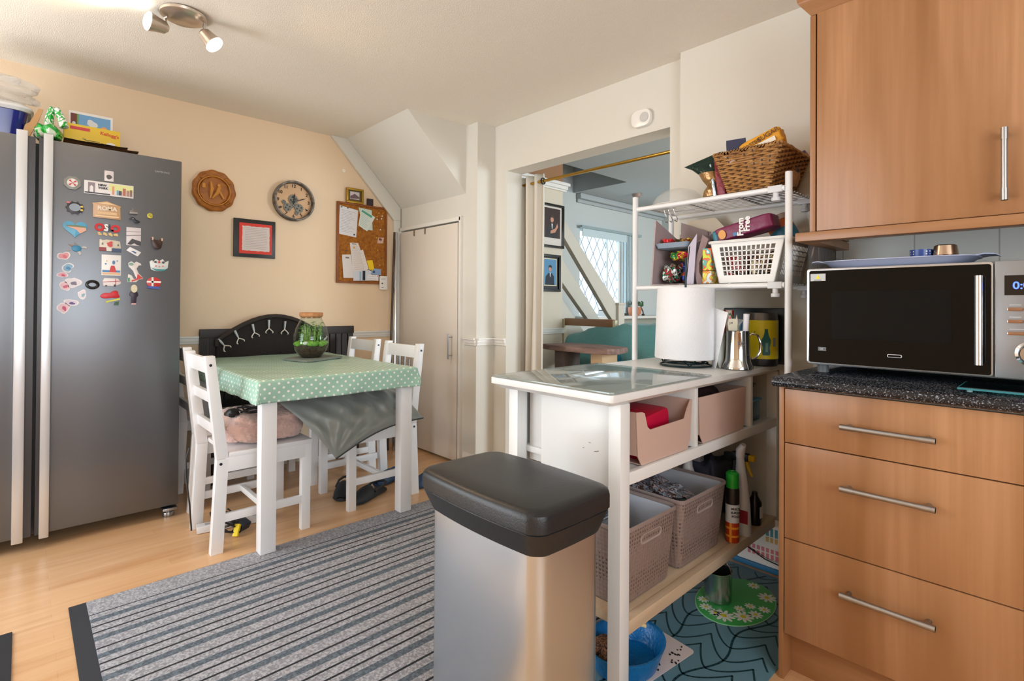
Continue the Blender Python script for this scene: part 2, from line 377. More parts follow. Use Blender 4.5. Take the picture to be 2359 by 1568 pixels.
# left wall with the living-room window opening
b = MB().box(XA-.12, XA, -.95, 3.0, 0, CH).box(XA-.12, XA, -2.4, -2.25, 0, CH).box(XA-.12, XA, -2.25, -.95, 0, .6).box(XA-.12, XA, -2.25, -.95, 2.1, CH); struct(b.build('wall_left', wallm))
b = MB()
b.box(XA-.12, XA, 3.0, 4.57, 0, CH).box(XA-.12, XA, 5.40, 6.3, 0, CH).box(XA-.12, XA, 4.57, 5.40, 0, 1.0).box(XA-.12, XA, 4.57, 5.40, 2.0, CH)
struct(b.build('wall_living_left', lwall))
struct(MB().box(XA, 1.9, 6.3, 6.4, 0, CH).build('wall_living_back', lwall))
b = MB().box(1.9, 2.0, 2.5, 3.9, 0, CH).box(1.9, 2.0, 5.9, 6.4, 0, CH).box(1.9, 2.0, 3.9, 5.9, 0, .7).box(1.9, 2.0, 3.9, 5.9, 2.2, CH)
struct(b.build('wall_living_right', lwall))
# back wall: left pier, lintel, right part
b = MB().box(-2.76, -2.635, 2.42, 2.56, 0, CH).box(-2.635, -1.4, 2.42, 2.56, 2.04, CH).box(-1.4, -1.31, 2.42, 2.56, 0, CH)
b.box(-1.31, 1.9, 2.36, 2.56, 0, CH)
struct(b.build('wall_back', wallb))
# under-stairs cupboard: pier, face and sloping soffit
struct(MB().box(-2.885, -2.76, 2.26, 2.56, 0, CH).build('wall_pier', wallb))
struct(MB().box(XA, -3.72, 2.26, 2.30, 0, 1.905).box(-3.72, -2.94, 2.26, 2.30, 1.715, 1.905).box(-2.94, -2.885, 2.26, 2.30, 0, 1.905).build('wall_cupboard', wallb))
b = MB(FA(XA)); b.prism([(1.785, CH), (2.26, 1.898), (2.42, 1.898), (2.42, CH)], 0, -2.885-XA)
struct(b.build('wall_soffit', wallb))
b = MB(FA(XA)); b.prism([(1.66, CH), (1.785, CH), (2.25, 1.905), (2.25, 1.80), (2.19, 1.80)], 0, .03); b.prism(rect(2.19, 2.25, 0, 1.80), 0, .03)
struct(b.build('trim_1', wallb, bevel=.004))
# cupboard door
d = struct(MB().box(-3.715, -2.945, 2.235, 2.262, .02, 1.70).build('door_1', mat('door_paint', '#ddd5ca', .5), bevel=.004))
b = MB(); b.cyl((-3.0, 2.20, .735), (-3.0, 2.20, .915), .006); b.cyl((-3.0, 2.20, .76), (-3.0, 2.236, .76), .004, 8).cyl((-3.0, 2.20, .89), (-3.0, 2.236, .89), .004, 8)
b.build('door_handle', brushed, d)
b = MB().box(-3.745, -3.722, 2.235, 2.262, 0, 1.74).box(-3.745, -2.915, 2.235, 2.262, 1.712, 1.74).box(-2.935, -2.912, 2.235, 2.262, 0, 1.74)
struct(b.build('trim_2', white_paint, bevel=.003))
# dado rails
def rail(name, M, a0, a1, z, m=white_paint):
    b = MB(M); b.M = M
    for (b0, b1, c) in ((z-.05, z-.035, .010), (z-.035, z-.012, .016), (z-.012, z, .026)): b.box(a0, a1, b0, b1, 0, c)
    return struct(b.build(name, m, bevel=.002))
rail('trim_3', FA(XA), .30, 2.19, .912); rail('trim_4', FB(2.26), -2.885, -2.76, .892); rail('trim_5', FB(2.42), -2.76, -2.635, .892)
rail('trim_6', FA(-2.76), 2.26, 2.42, .892)
def skirt(name, M, a0, a1, m=white_paint): return struct(MB(M).box(a0, a1, 0, .09, 0, .015).box(a0, a1, .09, .1, 0, .008).build(name, m, bevel=.002))
skirt('baseboard_left', FA(XA), -2.4, 2.19); skirt('baseboard_back', FB(2.42), -2.76, -2.635); skirt('baseboard_pier', FB(2.26), -2.885, -2.76)
# walls behind the camera with a glazed patio door and a sink window (both only seen in reflections)
b = MB().box(XA-.1, -3.45, -2.4, -2.3, 0, CH).box(-1.98, 1.9, -2.4, -2.3, 0, CH).box(-3.45, -1.98, -2.4, -2.3, 2.15, CH); struct(b.build('wall_front', wallm))
b = MB().box(1.8, 1.9, -2.4, -1.4, 0, CH).box(1.8, 1.9, .8, 2.5, 0, CH).box(1.8, 1.9, -1.4, .8, 0, .85).box(1.8, 1.9, -1.4, .8, 2.15, CH); struct(b.build('wall_right', wallb))
b = MB(); 
for x in (-3.45, -2.74, -2.04): b.box(x, x+.06, -2.36, -2.3, 0, 2.15)
b.box(-3.45, -1.98, -2.36, -2.3, 2.09, 2.15).box(-3.45, -1.98, -2.36, -2.3, 0, .06); struct(b.build('door_2', white_gloss))
struct(MB().box(1.72, 1.8, -2.3, 2.3, .1, .86).box(1.55, 1.8, 1.0, 2.3, 1.4, 2.1).build('wall_right_units', cabz))
# wall tiles behind the worktop
struct(MB().box(-.63, 1.8, 2.35, 2.36, .91, 1.42).build('wall_tiles', grid_mat('white_tiles', '#d3d8d6', '#a9adab', .225, .145, .004, rough=.2, off=(.3, .72)), bevel=0))
# living room: picture wall, landing panel, coving, stair boards
b = MB().box(-3.15, -3.05, 2.56, 3.47, 0, 2.17); struct(b.build('wall_picture', mat('picture_wall_paint', '#d6cbb8', .75)))
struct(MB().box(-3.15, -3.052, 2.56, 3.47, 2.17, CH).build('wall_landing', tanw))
b = MB(FA(-3.05)); b.prism(rect(2.56, 3.5, 2.12, 2.135), 0, .02); b.prism(rect(2.56, 3.5, 2.135, 2.165), 0, .035); b.prism(rect(2.56, 3.51, 2.165, 2.19), 0, .055); struct(b.build('trim_7', white_paint, bevel=.004))
rail('trim_8', FA(-3.05), 2.56, 3.49, .925)
struct(MB(FA(XA)).box(4.5, 6.3, 2.27, 2.31, 0, .03).box(4.5, 6.3, 2.31, 2.37, 0, .07).build('trim_9', lceil, bevel=.01))
struct(MB(FA(XA)).box(4.5, 6.3, .97, 1.0, 0, .24).build('trim_10', white_paint, bevel=.006))
struct(MB(FA(XA)).box(5.35, 6.3, .84, .95, 0, .02).build('trim_11', mat('grey_green_panel', '#a6aaa0', .6)))
stairm = mat('stair_board_paint', '#cdc6b8', .6)
b = MB(FA(-3.12)); 
b.prism([(3.477, 1.915), (4.31, 1.134), (4.31, .92), (4.17, 1.045), (3.477, 1.765)], 0, .05); struct(b.build('trim_12', stairm, bevel=.004))
b = MB(FA(-3.12)); b.prism([(3.465, 1.555), (4.1, .93), (3.93, .93), (3.47, 1.345)], 0, .05); struct(b.build('trim_13', stairm, bevel=.004))
b = MB(FA(-3.12)); b.prism([(3.465, 1.20), (3.8, .88), (3.8, 0), (3.465, 0)], 0, .05); struct(b.build('trim_14', stairm, bevel=.004))
b = MB(); b.box(-3.14, -3.04, 4.30, 4.40, 0, 1.13).box(-3.15, -3.03, 4.29, 4.41, 1.13, 1.15); struct(b.build('trim_15', stairm, bevel=.004))
# window 1: frame, glass with lead lattice, top pelmet
fr = MB(FA(XA)); 
for r in (rect(4.57, 4.60, 1.0, 2.0), rect(5.37, 5.40, 1.0, 2.0), rect(4.6, 5.37, 1.0, 1.03), rect(4.6, 5.37, 1.97, 2.0), rect(5.13, 5.155, 1.03, 1.97)): fr.prism(r, -.09, -.04)
w1 = struct(fr.build('window_1', white_gloss, bevel=.004))
MB(FA(XA)).prism(rect(4.6, 5.37, 1.03, 1.97), -.07, -.066).build('pane', glass('window_glass', '#f4fbff', .02), w1)
lt = MB(FA(XA)); s_ = .145
a = -12
for k in range(-12, 22):
    for sg in (1, -1):
        c0 = 4.6 + k*s_; pts = []
        for q in range(0, 60):
            t = q/59; a_ = c0 + sg*t*.94*.62; z_ = 1.03 + t*.94
            if 4.6 <= a_ <= 5.37: pts.append((a_, z_, -.062))
        if len(pts) > 1: lt.tube([pts[0], pts[-1]], .0035, 4)
lt.build('lead_lattice', mat('lead_strip', '#8d979d', .5, .3), w1)

# ---------------------------------------------------------------- ceiling spotlight
t = thing('ceiling_spotlight', 'round silver two-headed spotlight fitting lit on the ceiling', 'light', (-2.62, .50, CH))
MB().lathe([(.085, CH), (.09, CH-.006), (.088, CH-.016), (.06, CH-.03), (.0, CH-.033)][:4], (-2.62, .50, 0), 32).build('ceiling_plate', mat('satin_nickel', '#d6cabd', .28, .9), t)
def head(bx, by, d, lit, en):
    b = MB(); p0 = Vector((bx, by, CH-.02)); p1 = p0 + Vector((0, 0, -.045)); b.cyl(p0, p1, .006, 10)
    b.build('arm', chrome, t)
    d = Vector(d).normalized(); q = p1
    sh = MB(); sh.tube([q-d*.012, q, q+d*.03, q+d*.062], [.014, .026, .031, .040], 24); s_ = sh.build('lamp_head', mat('satin_nickel', '#d6cabd', .28, .9), t)
    bb = MB(); e = q+d*.063; bb.tube([e, e+d*.004, e+d*.012], [.038, .037, .024], 24); bb.build('bulb', mat('lit_bulb', '#ffffff', .3, emis=('#fff0dc', 14)), s_)
    l = bpy.data.lights.new('spotlight_bulb', 'SPOT'); l.energy = en; l.color = (1, .66, .40); l.spot_size = math.radians(150); l.spot_blend = .9; l.shadow_soft_size = .03
    o = bpy.data.objects.new('spotlight_bulb', l); C.objects.link(o); o.location = e + d*.02
    o.rotation_euler = d.to_track_quat('-Z', 'Y').to_euler()
head(-2.665, .44, (.14, -.80, .03), 1, 30)
head(-2.60, .575, (.28, .40, -.55), 1, 30)
t = thing('smoke_alarm', 'white rounded two-lobed detector on the wall above the doorway', 'detector', (-1.55, 2.42, 2.08))
MB(FB(2.42)).prism(rrect(-1.618, -1.50, 2.075, 2.165, .036), 0, .028).build('housing', white_gloss, t, bevel=.006)
b = MB(FB(2.42)); b.prism(ell(-1.536, 2.12, .026), .028, .031); b.build('grille', mat('alarm_grey', '#c5c6c4', .5), t)
tag(MB().lathe([(.05, CH), (.05, CH-.02), (.04, CH-.035), (.001, CH-.037)], (-3.3, 5.0, 0), 24).build('smoke_alarm', mat('alarm_tan', '#a78d80', .5)), 'small round alarm on the living room ceiling', 'detector')

# ---------------------------------------------------------------- fridge freezer
FX = -3.21
st = steel_mat('dark_steel', '#74777b', .36, 2, .9); st2 = mat('handle_silver', '#d3d7db', .32, .7)
t = thing('fridge_freezer', 'tall dark steel side-by-side fridge freezer covered in magnets', 'fridge', (-3.45, .15, 0))
MB().box(-3.72, FX-.06, -.42, .60, .05, 1.855).build('cabinet_body', mat('fridge_side', '#3c3e41', .5), t, bevel=.004)
def fdoor(y0, y1, hy0, hy1, ch0, ch1):
    o = MB().box(FX-.055, FX, y0, y1, .062, 1.868).build('door', st, t, bevel=.006)
    MB().box(FX, FX+.032, hy0, hy1, .05, 1.885).build('handle', st2, o, bevel=.003)
    MB().box(FX-.002, FX+.004, ch0, ch1, .062, 1.868).build('recess_strip', mat('recess_grey', '#4c4a4a', .35, .7), o)
    return o
dr = fdoor(.052, .612, .066, .100, .052, .066); fdoor(-.43, .040, -.024, .014, .014, .040)
text('SAMSUNG', .014, FA(FX) @ T(.525, 1.795, .001), mat('logo_silver', '#b9bbbd', .3, .8), dr, ext=.0003)
b = MB(); b.cyl((-3.25, .575, .0), (-3.25, .575, .022), .026).cyl((-3.25, .575, .022), (-3.25, .575, .045), .014).box(-3.29, -3.19, .54, .605, .042, .055); b.build('foot', brushed, t, bevel=.002)
for x, y in ((-3.25, -.35), (-3.68, -.35), (-3.68, .55)): MB().cyl((x, y, 0), (x, y, .055), .02).build('foot', black_plastic, t)

MG = 'souvenir magnets on the fridge door'
def mg(name, label, cat='magnet'): return thing(name, label, cat, (FX+.001, 0, 0), 0, MG)
def A(c=0): return FA(FX+.001+c)
def flat(parent, name, pts, c0, c1, h, **k): return MB(A()).prism(pts, c0, c1).build(name, mat('enamel_'+h.strip('#'), h, .35) if isinstance(h, str) else h, parent, bevel=k.get('bevel', 0))
def one(name, label, pts, th, h, parts=(), cat='magnet', bevel=.001):
    """a magnet: backing shape and raised coloured shapes"""
    ys = [p[0] for p in pts]; zs = [p[1] for p in pts]
    t = thing(name, label, cat, (FX, sum(ys)/len(ys), min(zs)), 0, MG)
    flat(t, 'backing', pts, .0, th, h, bevel=bevel)
    for nm, pp, c0, c1, hh in parts: MB(A()).prism(pp, c0, c1).build(nm, mat('enamel_'+hh.strip('#'), hh, .35), t)
    return t
one('souvenir_magnet', 'octagonal pewter magnet with a red and white crossed shield', ell(.169, 1.681, .034, .033, 8, .4), .006, '#8f938c',
    [('shield', ell(.169, 1.681, .020, .020, 12), .006, .008, '#e8e6e2')] + [('cross', [(.169+.017*math.cos(a-.25), 1.681+.017*math.sin(a-.25)), (.169+.017*math.cos(a+.25), 1.681+.017*math.sin(a+.25)), (.169, 1.681)], .008, .0095, '#c3343a') for a in (.6, 2.3, 3.9, 5.5)])
one('souvenir_magnet', 'small square white magnet with a black sketch at the top', rect(.288, .324, 1.711, 1.762), .004, '#ded6d6', [('sketch', blobby(.306, 1.732, .010, .012, 4), .004, .0046, '#55504f')])
t = one('souvenir_magnet', 'long white skyline magnet reading NEW YORK', rect(.212, .404, 1.640, 1.703), .005, '#e4e0df',
    [('arch', [(.226, 1.648), (.226, 1.695), (.252, 1.695), (.252, 1.648), (.246, 1.648), (.246, 1.675), (.239, 1.683), (.232, 1.675), (.232, 1.648)], .005, .006, '#8d8389'),
     ('sky', rect(.306, .401, 1.665, 1.699), .005, .0054, '#dfe29b'), ('river', rect(.214, .31, 1.643, 1.649), .005, .006, '#3c3f45')]
    + [('tower', rect(x, x+w, 1.648, 1.648+h), .0056, .0066, c) for x, w, h, c in ((.318, .008, .040, '#d99a78'), (.336, .006, .024, '#5fa3c4'), (.344, .012, .022, '#4d4650'), (.360, .012, .036, '#b3705c'), (.376, .010, .028, '#a98478'), (.389, .009, .032, '#8c6a60'))])
text('NEW', .014, A() @ T(.280, 1.687, .0056), mat('enamel_2a2a2e', '#2a2a2e'), t, bold=.0006); text('YORK', .014, A() @ T(.283, 1.673, .0056), mat('enamel_2a2a2e', '#2a2a2e'), t, bold=.0006)
one('souvenir_magnet', 'round ship wheel magnet with grey dial', ell(.179, 1.565, .030, .026, 20), .009, '#2d2528', [('dial', ell(.179, 1.566, .021, .018, 20), .009, .012, '#8d99a6'), ('tab', rect(.199, .208, 1.568, 1.576), .009, .012, '#e2c53a'), ('tab', rect(.199, .208, 1.552, 1.560), .009, .012, '#e2c53a'), ('tab', rect(.150, .16, 1.583, 1.591), .009, .012, '#d8757c')] + [('spoke', ell(.179+.031*math.cos(a), 1.565+.028*math.sin(a), .004, .004, 8), .002, .010, '#3a2c2c') for a in [i*PI/5 for i in range(10)]])
t = one('souvenir_magnet', 'tan temple-shaped magnet reading ROMA', [(.246, 1.530), (.246, 1.590), (.242, 1.597), (.299, 1.612), (.355, 1.592), (.351, 1.586), (.353, 1.527)], .010, '#c8a27a',
    [('pediment', [(.258, 1.597), (.299, 1.607), (.340, 1.594)], .010, .013, '#e6c79b'), ('frieze', rect(.254, .346, 1.534, 1.541), .010, .013, '#e6c79b'), ('panel', rect(.262, .338, 1.546, 1.559), .010, .012, '#dcb98b')])
text('ROMA', .026, A() @ T(.300, 1.575, .0105), mat('enamel_e9dcc8', '#e9dcc8'), t, bold=.001, ext=.001)
one('bulldog_clip', 'steel bulldog clip magnet above black sunglasses magnet', [(.388, 1.562), (.388, 1.580), (.396, 1.583), (.398, 1.592), (.404, 1.592), (.406, 1.583), (.420, 1.580), (.420, 1.562)], .012, '#77706c', [('jaw', rect(.387, .421, 1.566, 1.571), .012, .014, '#a59d98')], cat='clip')
one('souvenir_magnet', 'black sunglasses shaped magnet under the clip', blobby(.400, 1.535, .012, .012, 3)[:13] + blobby(.419, 1.531, .012, .012, 3)[13:], .014, '#17171a', [('shine', ell(.402, 1.539, .003, .002, 8), .014, .0145, '#9aa0a6')])
one('souvenir_magnet', 'tiny round yellow button magnet near the door edge', ell(.473, 1.563, .012, .0135, 18), .007, '#c9bd3a', [('eye', ell(.469, 1.566, .002, .003, 8), .007, .008, '#403c20'), ('eye', ell(.477, 1.561, .002, .003, 8), .007, .008, '#403c20')])
hp = [(.181+.0028*16*math.sin(t_)**3, 1.468+.0027*(13*math.cos(t_)-5*math.cos(2*t_)-2*math.cos(3*t_)-math.cos(4*t_))) for t_ in [2*PI*i/40 for i in range(40)]]
one('souvenir_magnet', 'blue heart-shaped magnet with a painted beach', hp, .007, '#5aa9cf', [('sand', [(.150, 1.476), (.22, 1.476), (.222, 1.462), (.20, 1.445), (.185, 1.462)], .007, .008, '#e0a98f'), ('hill', [(.150, 1.481), (.185, 1.484), (.22, 1.479), (.22, 1.474), (.150, 1.476)], .008, .009, '#6a7a52')])
t = mg('souvenir_magnet', 'red and white letter magnet reading OSLO with small gold elks'); t['group'] = MG
text('O', .046, A() @ T(.272, 1.482, .004), mat('enamel_c9252c', '#c9252c'), t, bold=.003, ext=.003); text('S', .042, A() @ T(.297, 1.482, .004), mat('enamel_f2efec', '#f2efec'), t, bold=.002, ext=.003)
text('L', .042, A() @ T(.314, 1.482, .004), mat('enamel_3b4356', '#3b4356'), t, bold=.002, ext=.003); text('O', .046, A() @ T(.333, 1.480, .004), mat('enamel_c9252c', '#c9252c'), t, bold=.003, ext=.003)
b = MB(A()); 
for i in range(4): b.prism(blobby(.272+.021*i, 1.452, .0075, .008, 10+i, k=.5), .001, .006)
b.build('gold_animal', mat('enamel_d8b878', '#d8b878', .4), t)
t = one('souvenir_magnet', 'white castle magnet with red and blue block letters', [(.272, 1.372), (.272, 1.424), (.277, 1.427), (.282, 1.422), (.30, 1.426), (.33, 1.424), (.352, 1.420), (.357, 1.372)], .008, '#d9d0bd',
    [('deer', blobby(.312, 1.404, .014, .010, 6, k=.6), .008, .010, '#c8403f'), ('letter_block', rect(.271, .297, 1.370, 1.387), .008, .012, '#8f2f31'), ('letter_block', rect(.299, .318, 1.370, 1.386), .008, .012, '#dcd8d0'), ('letter_block', rect(.320, .357, 1.368, 1.385), .008, .012, '#37476a'), ('tree', ell(.283, 1.404, .004, .008, 3, PI/2), .008, .010, '#44604a'), ('tree', ell(.344, 1.402, .004, .008, 3, PI/2), .008, .010, '#44604a')])
one('photo_magnet', 'black and white photo magnet of a railway', rect(.377, .437, 1.406, 1.496), .002, '#d6d0d2', [('dark_area', [(.381, 1.412), (.400, 1.440), (.437, 1.428), (.437, 1.406), (.42, 1.410), (.41, 1.418), (.395, 1.408)], .002, .0025, '#3d3b3e'), ('track', [(.377, 1.455), (.437, 1.462), (.437, 1.458), (.377, 1.451)], .002, .0025, '#8a8588'), ('track', [(.377, 1.475), (.437, 1.478), (.437, 1.475), (.377, 1.472)], .002, .0025, '#a39ea0')])
one('souvenir_magnet', 'white rectangular magnet tilted below the railway photo', [(.377, 1.380), (.392, 1.398), (.439, 1.374), (.424, 1.352)], .004, '#e9e9ea', [('mark', [(.396, 1.378), (.408, 1.378), (.420, 1.369), (.413, 1.366)], .004, .005, '#3b5a86')])
one('souvenir_magnet', 'dark amber pot-bellied animal magnet with upright horns', [(.482, 1.42), (.480, 1.452), (.487, 1.450), (.492, 1.442), (.516, 1.442), (.522, 1.450), (.527, 1.448), (.526, 1.42), (.520, 1.400), (.507, 1.394), (.492, 1.400)], .018, '#3a2416', [('horn', rect(.481, .487, 1.440, 1.455), .010, .020, '#e0b79a'), ('horn', rect(.521, .527, 1.438, 1.452), .010, .020, '#e0b79a')], bevel=.003)
t = one('souvenir_magnet', 'brown and blue sea turtle magnet', ell(.187, 1.374, .018, .015, 16), .009, '#2d83ad', [('flipper', [(.166, 1.364), (.150, 1.366), (.153, 1.360)], .001, .006, '#b7a79a'), ('flipper', [(.203, 1.378), (.226, 1.376), (.222, 1.384), (.21, 1.386)], .001, .006, '#c6c0ba'), ('flipper', [(.190, 1.360), (.199, 1.342), (.205, 1.350), (.200, 1.362)], .001, .006, '#c6c0ba'), ('flipper', [(.184, 1.386), (.178, 1.401), (.192, 1.392)], .001, .006, '#8a7460'), ('flipper', [(.170, 1.380), (.156, 1.392), (.178, 1.390)], .001, .006, '#8a7460')])
stk = [('coral pink ruffled sticker left of the turtle', .142, 1.336, .020, .018, '#e39aa0', '#d0646e', 1), ('pale blue two-lobed sticker with white rim', .156, 1.282, .020, .019, '#84b5d6', '#3f86b5', 2),
       ('small pink sticker with a dark pink spot', .138, 1.248, .016, .014, '#e7a6b5', '#c8315f', 3), ('large white ring-shaped sticker with a grey middle', .176, 1.212, .024, .025, '#e5e1ea', '#7a6f84', 4),
       ('pink petal sticker below the small pink one', .146, 1.196, .018, .018, '#ecc0cc', '#cc4a70', 5), ('white sticker with a long pointed tail and teal stripe', .210, 1.157, .017, .018, '#eadfe8', '#7fb9c6', 6),
       ('purple and white winged sticker', .170, 1.118, .022, .017, '#dcd4e6', '#5d3f86', 7), ('pink trumpet-shaped sticker, lowest on the door', .143, 1.094, .018, .027, '#e9c4cf', '#c43a6a', 8)]
for lab, y, z, ry, rz, h1, h2, sd in stk:
    t = thing('sticker_magnet', lab, 'sticker', (FX, y, z-rz), 0, 'coloured stickers down the handle side')
    flat(t, 'rim', blobby(y, z, ry*1.08, rz*1.08, sd, k=.35), 0, .0012, '#f1eef0')
    flat(t, 'colour_field', blobby(y, z, ry*.85, rz*.85, sd, k=.35), .0012, .002, h1)
    flat(t, 'mark', blobby(y+.003, z-.003, ry*.4, rz*.4, sd+9, k=.4), .002, .0026, h2)
one('souvenir_magnet', 'white square poster magnet with a red lighthouse', rect(.281, .357, 1.252, 1.353), .003, '#efeeec', [('lighthouse', [(.311, 1.268), (.338, 1.268), (.334, 1.290), (.331, 1.300), (.318, 1.300), (.315, 1.290)], .003, .004, '#c83232'), ('sea', rect(.284, .354, 1.268, 1.278), .003, .0035, '#4a86bb'), ('sand', rect(.284, .354, 1.256, 1.266), .003, .0035, '#dcb48a'), ('figure', ell(.328, 1.316, .006, .010, 10), .003, .004, '#4f80b0'), ('star', ell(.301, 1.322, .003, .003, 6), .003, .004, '#e0a040'), ('star', ell(.297, 1.308, .004, .004, 6), .003, .004, '#3f79b3'), ('star', ell(.342, 1.324, .004, .003, 6), .003, .004, '#3f79b3')])
b = MB(A(.006)); b.tube([(.247+.021*math.cos(2*PI*i/24), 1.205+.016*math.sin(2*PI*i/24), .002) for i in range(24)], .0065, 8, closed=True)
tag(b.build('bottle_opener', mat('gloss_black', '#0e0e10', .2)), 'thick glossy black oval ring stuck on the fridge door', 'bottle opener', MG)
one('souvenir_magnet', 'white camper van magnet with red stripe', [(.288, 1.200), (.286, 1.225), (.292, 1.239), (.345, 1.238), (.357, 1.224), (.357, 1.212), (.335, 1.200)], .007, '#e6dfe0', [('stripe', [(.287, 1.220), (.357, 1.228), (.357, 1.225), (.287, 1.217)], .007, .008, '#b8343e'), ('wheel', ell(.333, 1.203, .005, .006, 10), .007, .010, '#3a3436'), ('wheel', ell(.299, 1.201, .004, .004, 10), .007, .010, '#3a3436'), ('stripe', rect(.334, .336, 1.208, 1.236), .007, .008, '#b8343e')])
one('souvenir_magnet', 'red white and green scooter magnet with rider', [(.384, 1.222), (.386, 1.262), (.40, 1.256), (.409, 1.238), (.42, 1.240), (.405, 1.280), (.388, 1.300), (.386, 1.318), (.398, 1.326), (.41, 1.318), (.418, 1.326), (.436, 1.318), (.440, 1.308), (.428, 1.306), (.420, 1.290), (.428, 1.268), (.445, 1.248), (.447, 1.240), (.430, 1.236), (.418, 1.222)], .008, '#e3dfdb', [('body_panel', [(.424, 1.264), (.446, 1.244), (.43, 1.238), (.40, 1.224), (.40, 1.232), (.42, 1.24)], .008, .011, '#c93a33'), ('flag_green', rect(.385, .392, 1.224, 1.244), .008, .010, '#3c8a5a'), ('helmet', ell(.397, 1.312, .009, .008, 12), .008, .011, '#7fa38f')])
one('souvenir_magnet', 'white and teal longship magnet with figures', [(.480, 1.290), (.474, 1.330), (.484, 1.338), (.49, 1.330), (.50, 1.345), (.515, 1.335), (.53, 1.346), (.54, 1.330), (.556, 1.338), (.552, 1.300), (.536, 1.284), (.50, 1.282)], .008, '#d8dcda', [('hull', [(.480, 1.298), (.50, 1.284), (.536, 1.284), (.552, 1.300), (.54, 1.292), (.50, 1.292)], .008, .012, '#2c8a90'), ('figure', ell(.514, 1.329, .005, .006, 8), .008, .011, '#b83b3f'), ('figure', ell(.498, 1.329, .006, .005, 8), .008, .011, '#3a3b3f'), ('figure', ell(.532, 1.328, .006, .006, 8), .008, .011, '#3a3b3f'), ('shield', ell(.50, 1.308, .004, .004, 8), .008, .011, '#c98a90'), ('shield', ell(.515, 1.306, .004, .004, 8), .008, .011, '#c98a90'), ('shield', ell(.53, 1.308, .004, .004, 8), .008, .011, '#c98a90')])
one('souvenir_magnet', 'round red flag magnet with white cross and blue ribbon', ell(.493, 1.224, .031, .027, 20), .006, '#c2302f', [('cross', rect(.463, .523, 1.222, 1.231), .006, .007, '#efe8e2'), ('cross', rect(.483, .491, 1.199, 1.250), .006, .007, '#efe8e2'), ('ribbon', [(.466, 1.193), (.519, 1.190), (.517, 1.202), (.468, 1.205)], .006, .009, '#3b55a8')])
one('toy_figure_magnet', 'small blond figure magnet in dark purple clothes', [(.398, 1.112), (.398, 1.150), (.391, 1.158), (.394, 1.172), (.402, 1.178), (.418, 1.178), (.426, 1.170), (.428, 1.155), (.421, 1.148), (.419, 1.112)], .012, '#2e2336', [('hair', ell(.410, 1.190, .013, .020, 14), .004, .014, '#d8cfae'), ('foot', rect(.399, .418, 1.110, 1.117), .010, .015, '#d5a7a5')], bevel=.002)
one('souvenir_magnet', 'red dragon magnet standing on a yellow green base', blobby(.318, 1.156, .030, .020, 21, k=.6), .010, '#c5222b', [('base', [(.298, 1.118), (.298, 1.126), (.352, 1.142), (.354, 1.134)], .008, .014, '#cfd04a'), ('base', [(.330, 1.108), (.333, 1.122), (.350, 1.126), (.348, 1.106)], .002, .010, '#2f5a3a')])

# ---------------------------------------------------------------- on top of the fridge
t = thing('storage_tub', 'dark blue tub with clear white lid on top of the fridge', 'tub', (-3.42, -.13, 1.87))
b = MB(); b.rings([[(-3.42+sx*k*.15, -.13+sy*k*.145, z) for sx, sy in rrect(-1, 1, -1, 1, .35)] for z, k in ((1.871, .86), (1.99, 1.0), (1.992, .95), (1.88, .82))]); b.build('tub', mat('royal_blue_plastic', '#14247f', .15), t)
b = MB(); b.rings([[(-3.42+sx*k*.155, -.13+sy*k*.155, z) for sx, sy in rrect(-1, 1, -1, 1, .35)] for z, k in ((1.992, 1.0), (2.004, 1.06), (2.014, 1.04), (2.03, .9))]); b.build('lid', mat('frosted_lid', '#d9dcdf', .2), t)
tag(MB().blob(-3.56, -3.28, -.35, .075, 2.032, 2.20, .22, 5, .6, 48, 30).build('plastic_bag', mat('clear_bag', '#e9e6e2', .12, alpha=.45, bump=(18, 1.0), spec=.8)), 'crumpled clear plastic bag above the blue tub', 'bag')
cb = mat('cardboard', '#c79a6b', .8)
t = thing('snack_bag', 'green and white snack multipack slumped over the fridge top', 'bag', (-3.35, .07, 1.87))
gp = patch_mat('green_wrapper', ['#0f7a28', '#1fa33a', '#3fbf52', '#d9e6d2'], 22, .25)
MB().blob(-3.40, -3.19, .028, .142, 1.872, 1.95, .15, 11, .6).build('lower_packet', gp, t)
b = MB(); b.tube([(-3.28, .085, 1.93), (-3.27, .088, 1.99), (-3.26, .098, 2.03), (-3.25, .112, 2.025), (-3.24, .128, 1.985), (-3.23, .138, 1.94)], [.018, .016, .013, .013, .016, .018], 10); b.build('upper_fold', patch_mat('green_white_wrapper', ['#e8e6e4', '#dcd9d8', '#21a83a', '#f0efec'], 26, .3), t)
tag(MB(FA(-3.30)).prism([(-.01, 1.872), (.004, 1.935), (.02, 1.95), (.03, 1.975), (.05, 2.02), (.066, 2.02), (.052, 1.97), (.03, 1.91), (.015, 1.872)], 0, .02).build('cardboard_tray', cb), 'torn brown cardboard flap beside the green packets', 'cardboard')
t = thing('cereal_box', 'yellow cereal box lying on its side on the fridge', 'box', (-3.44, .257, 1.885))
MB().box(-3.50, -3.40, .146, .369, 1.915, 2.012).build('carton', mat('cereal_yellow', '#ecc93c', .5), t, bevel=.001)
MB(FA(-3.40)).prism(rect(.168, .245, 1.985, 2.000), 0, .001).build('red_panel', mat('enamel_d0434a', '#d0434a'), t)
text("Kellogg's", .022, FA(-3.40) @ T(.325, 1.985, .001) @ RZ(-6), mat('enamel_d7552e', '#d7552e'), t, bold=.0006)
MB(FA(-3.40)).prism(ell(.330, 1.937, .019, .009, 14), 0, .001).build('white_badge', paper, t)
b = MB(FA(-3.40)); 
for x0, x1, z in ((.155, .18, 1.932), (.225, .285, 1.938), (.235, .28, 1.932), (.215, .23, 1.942), (.29, .30, 1.934)): b.prism(rect(x0, x1, z, z+.0025), 0, .001)
b.build('small_print', ink, t)
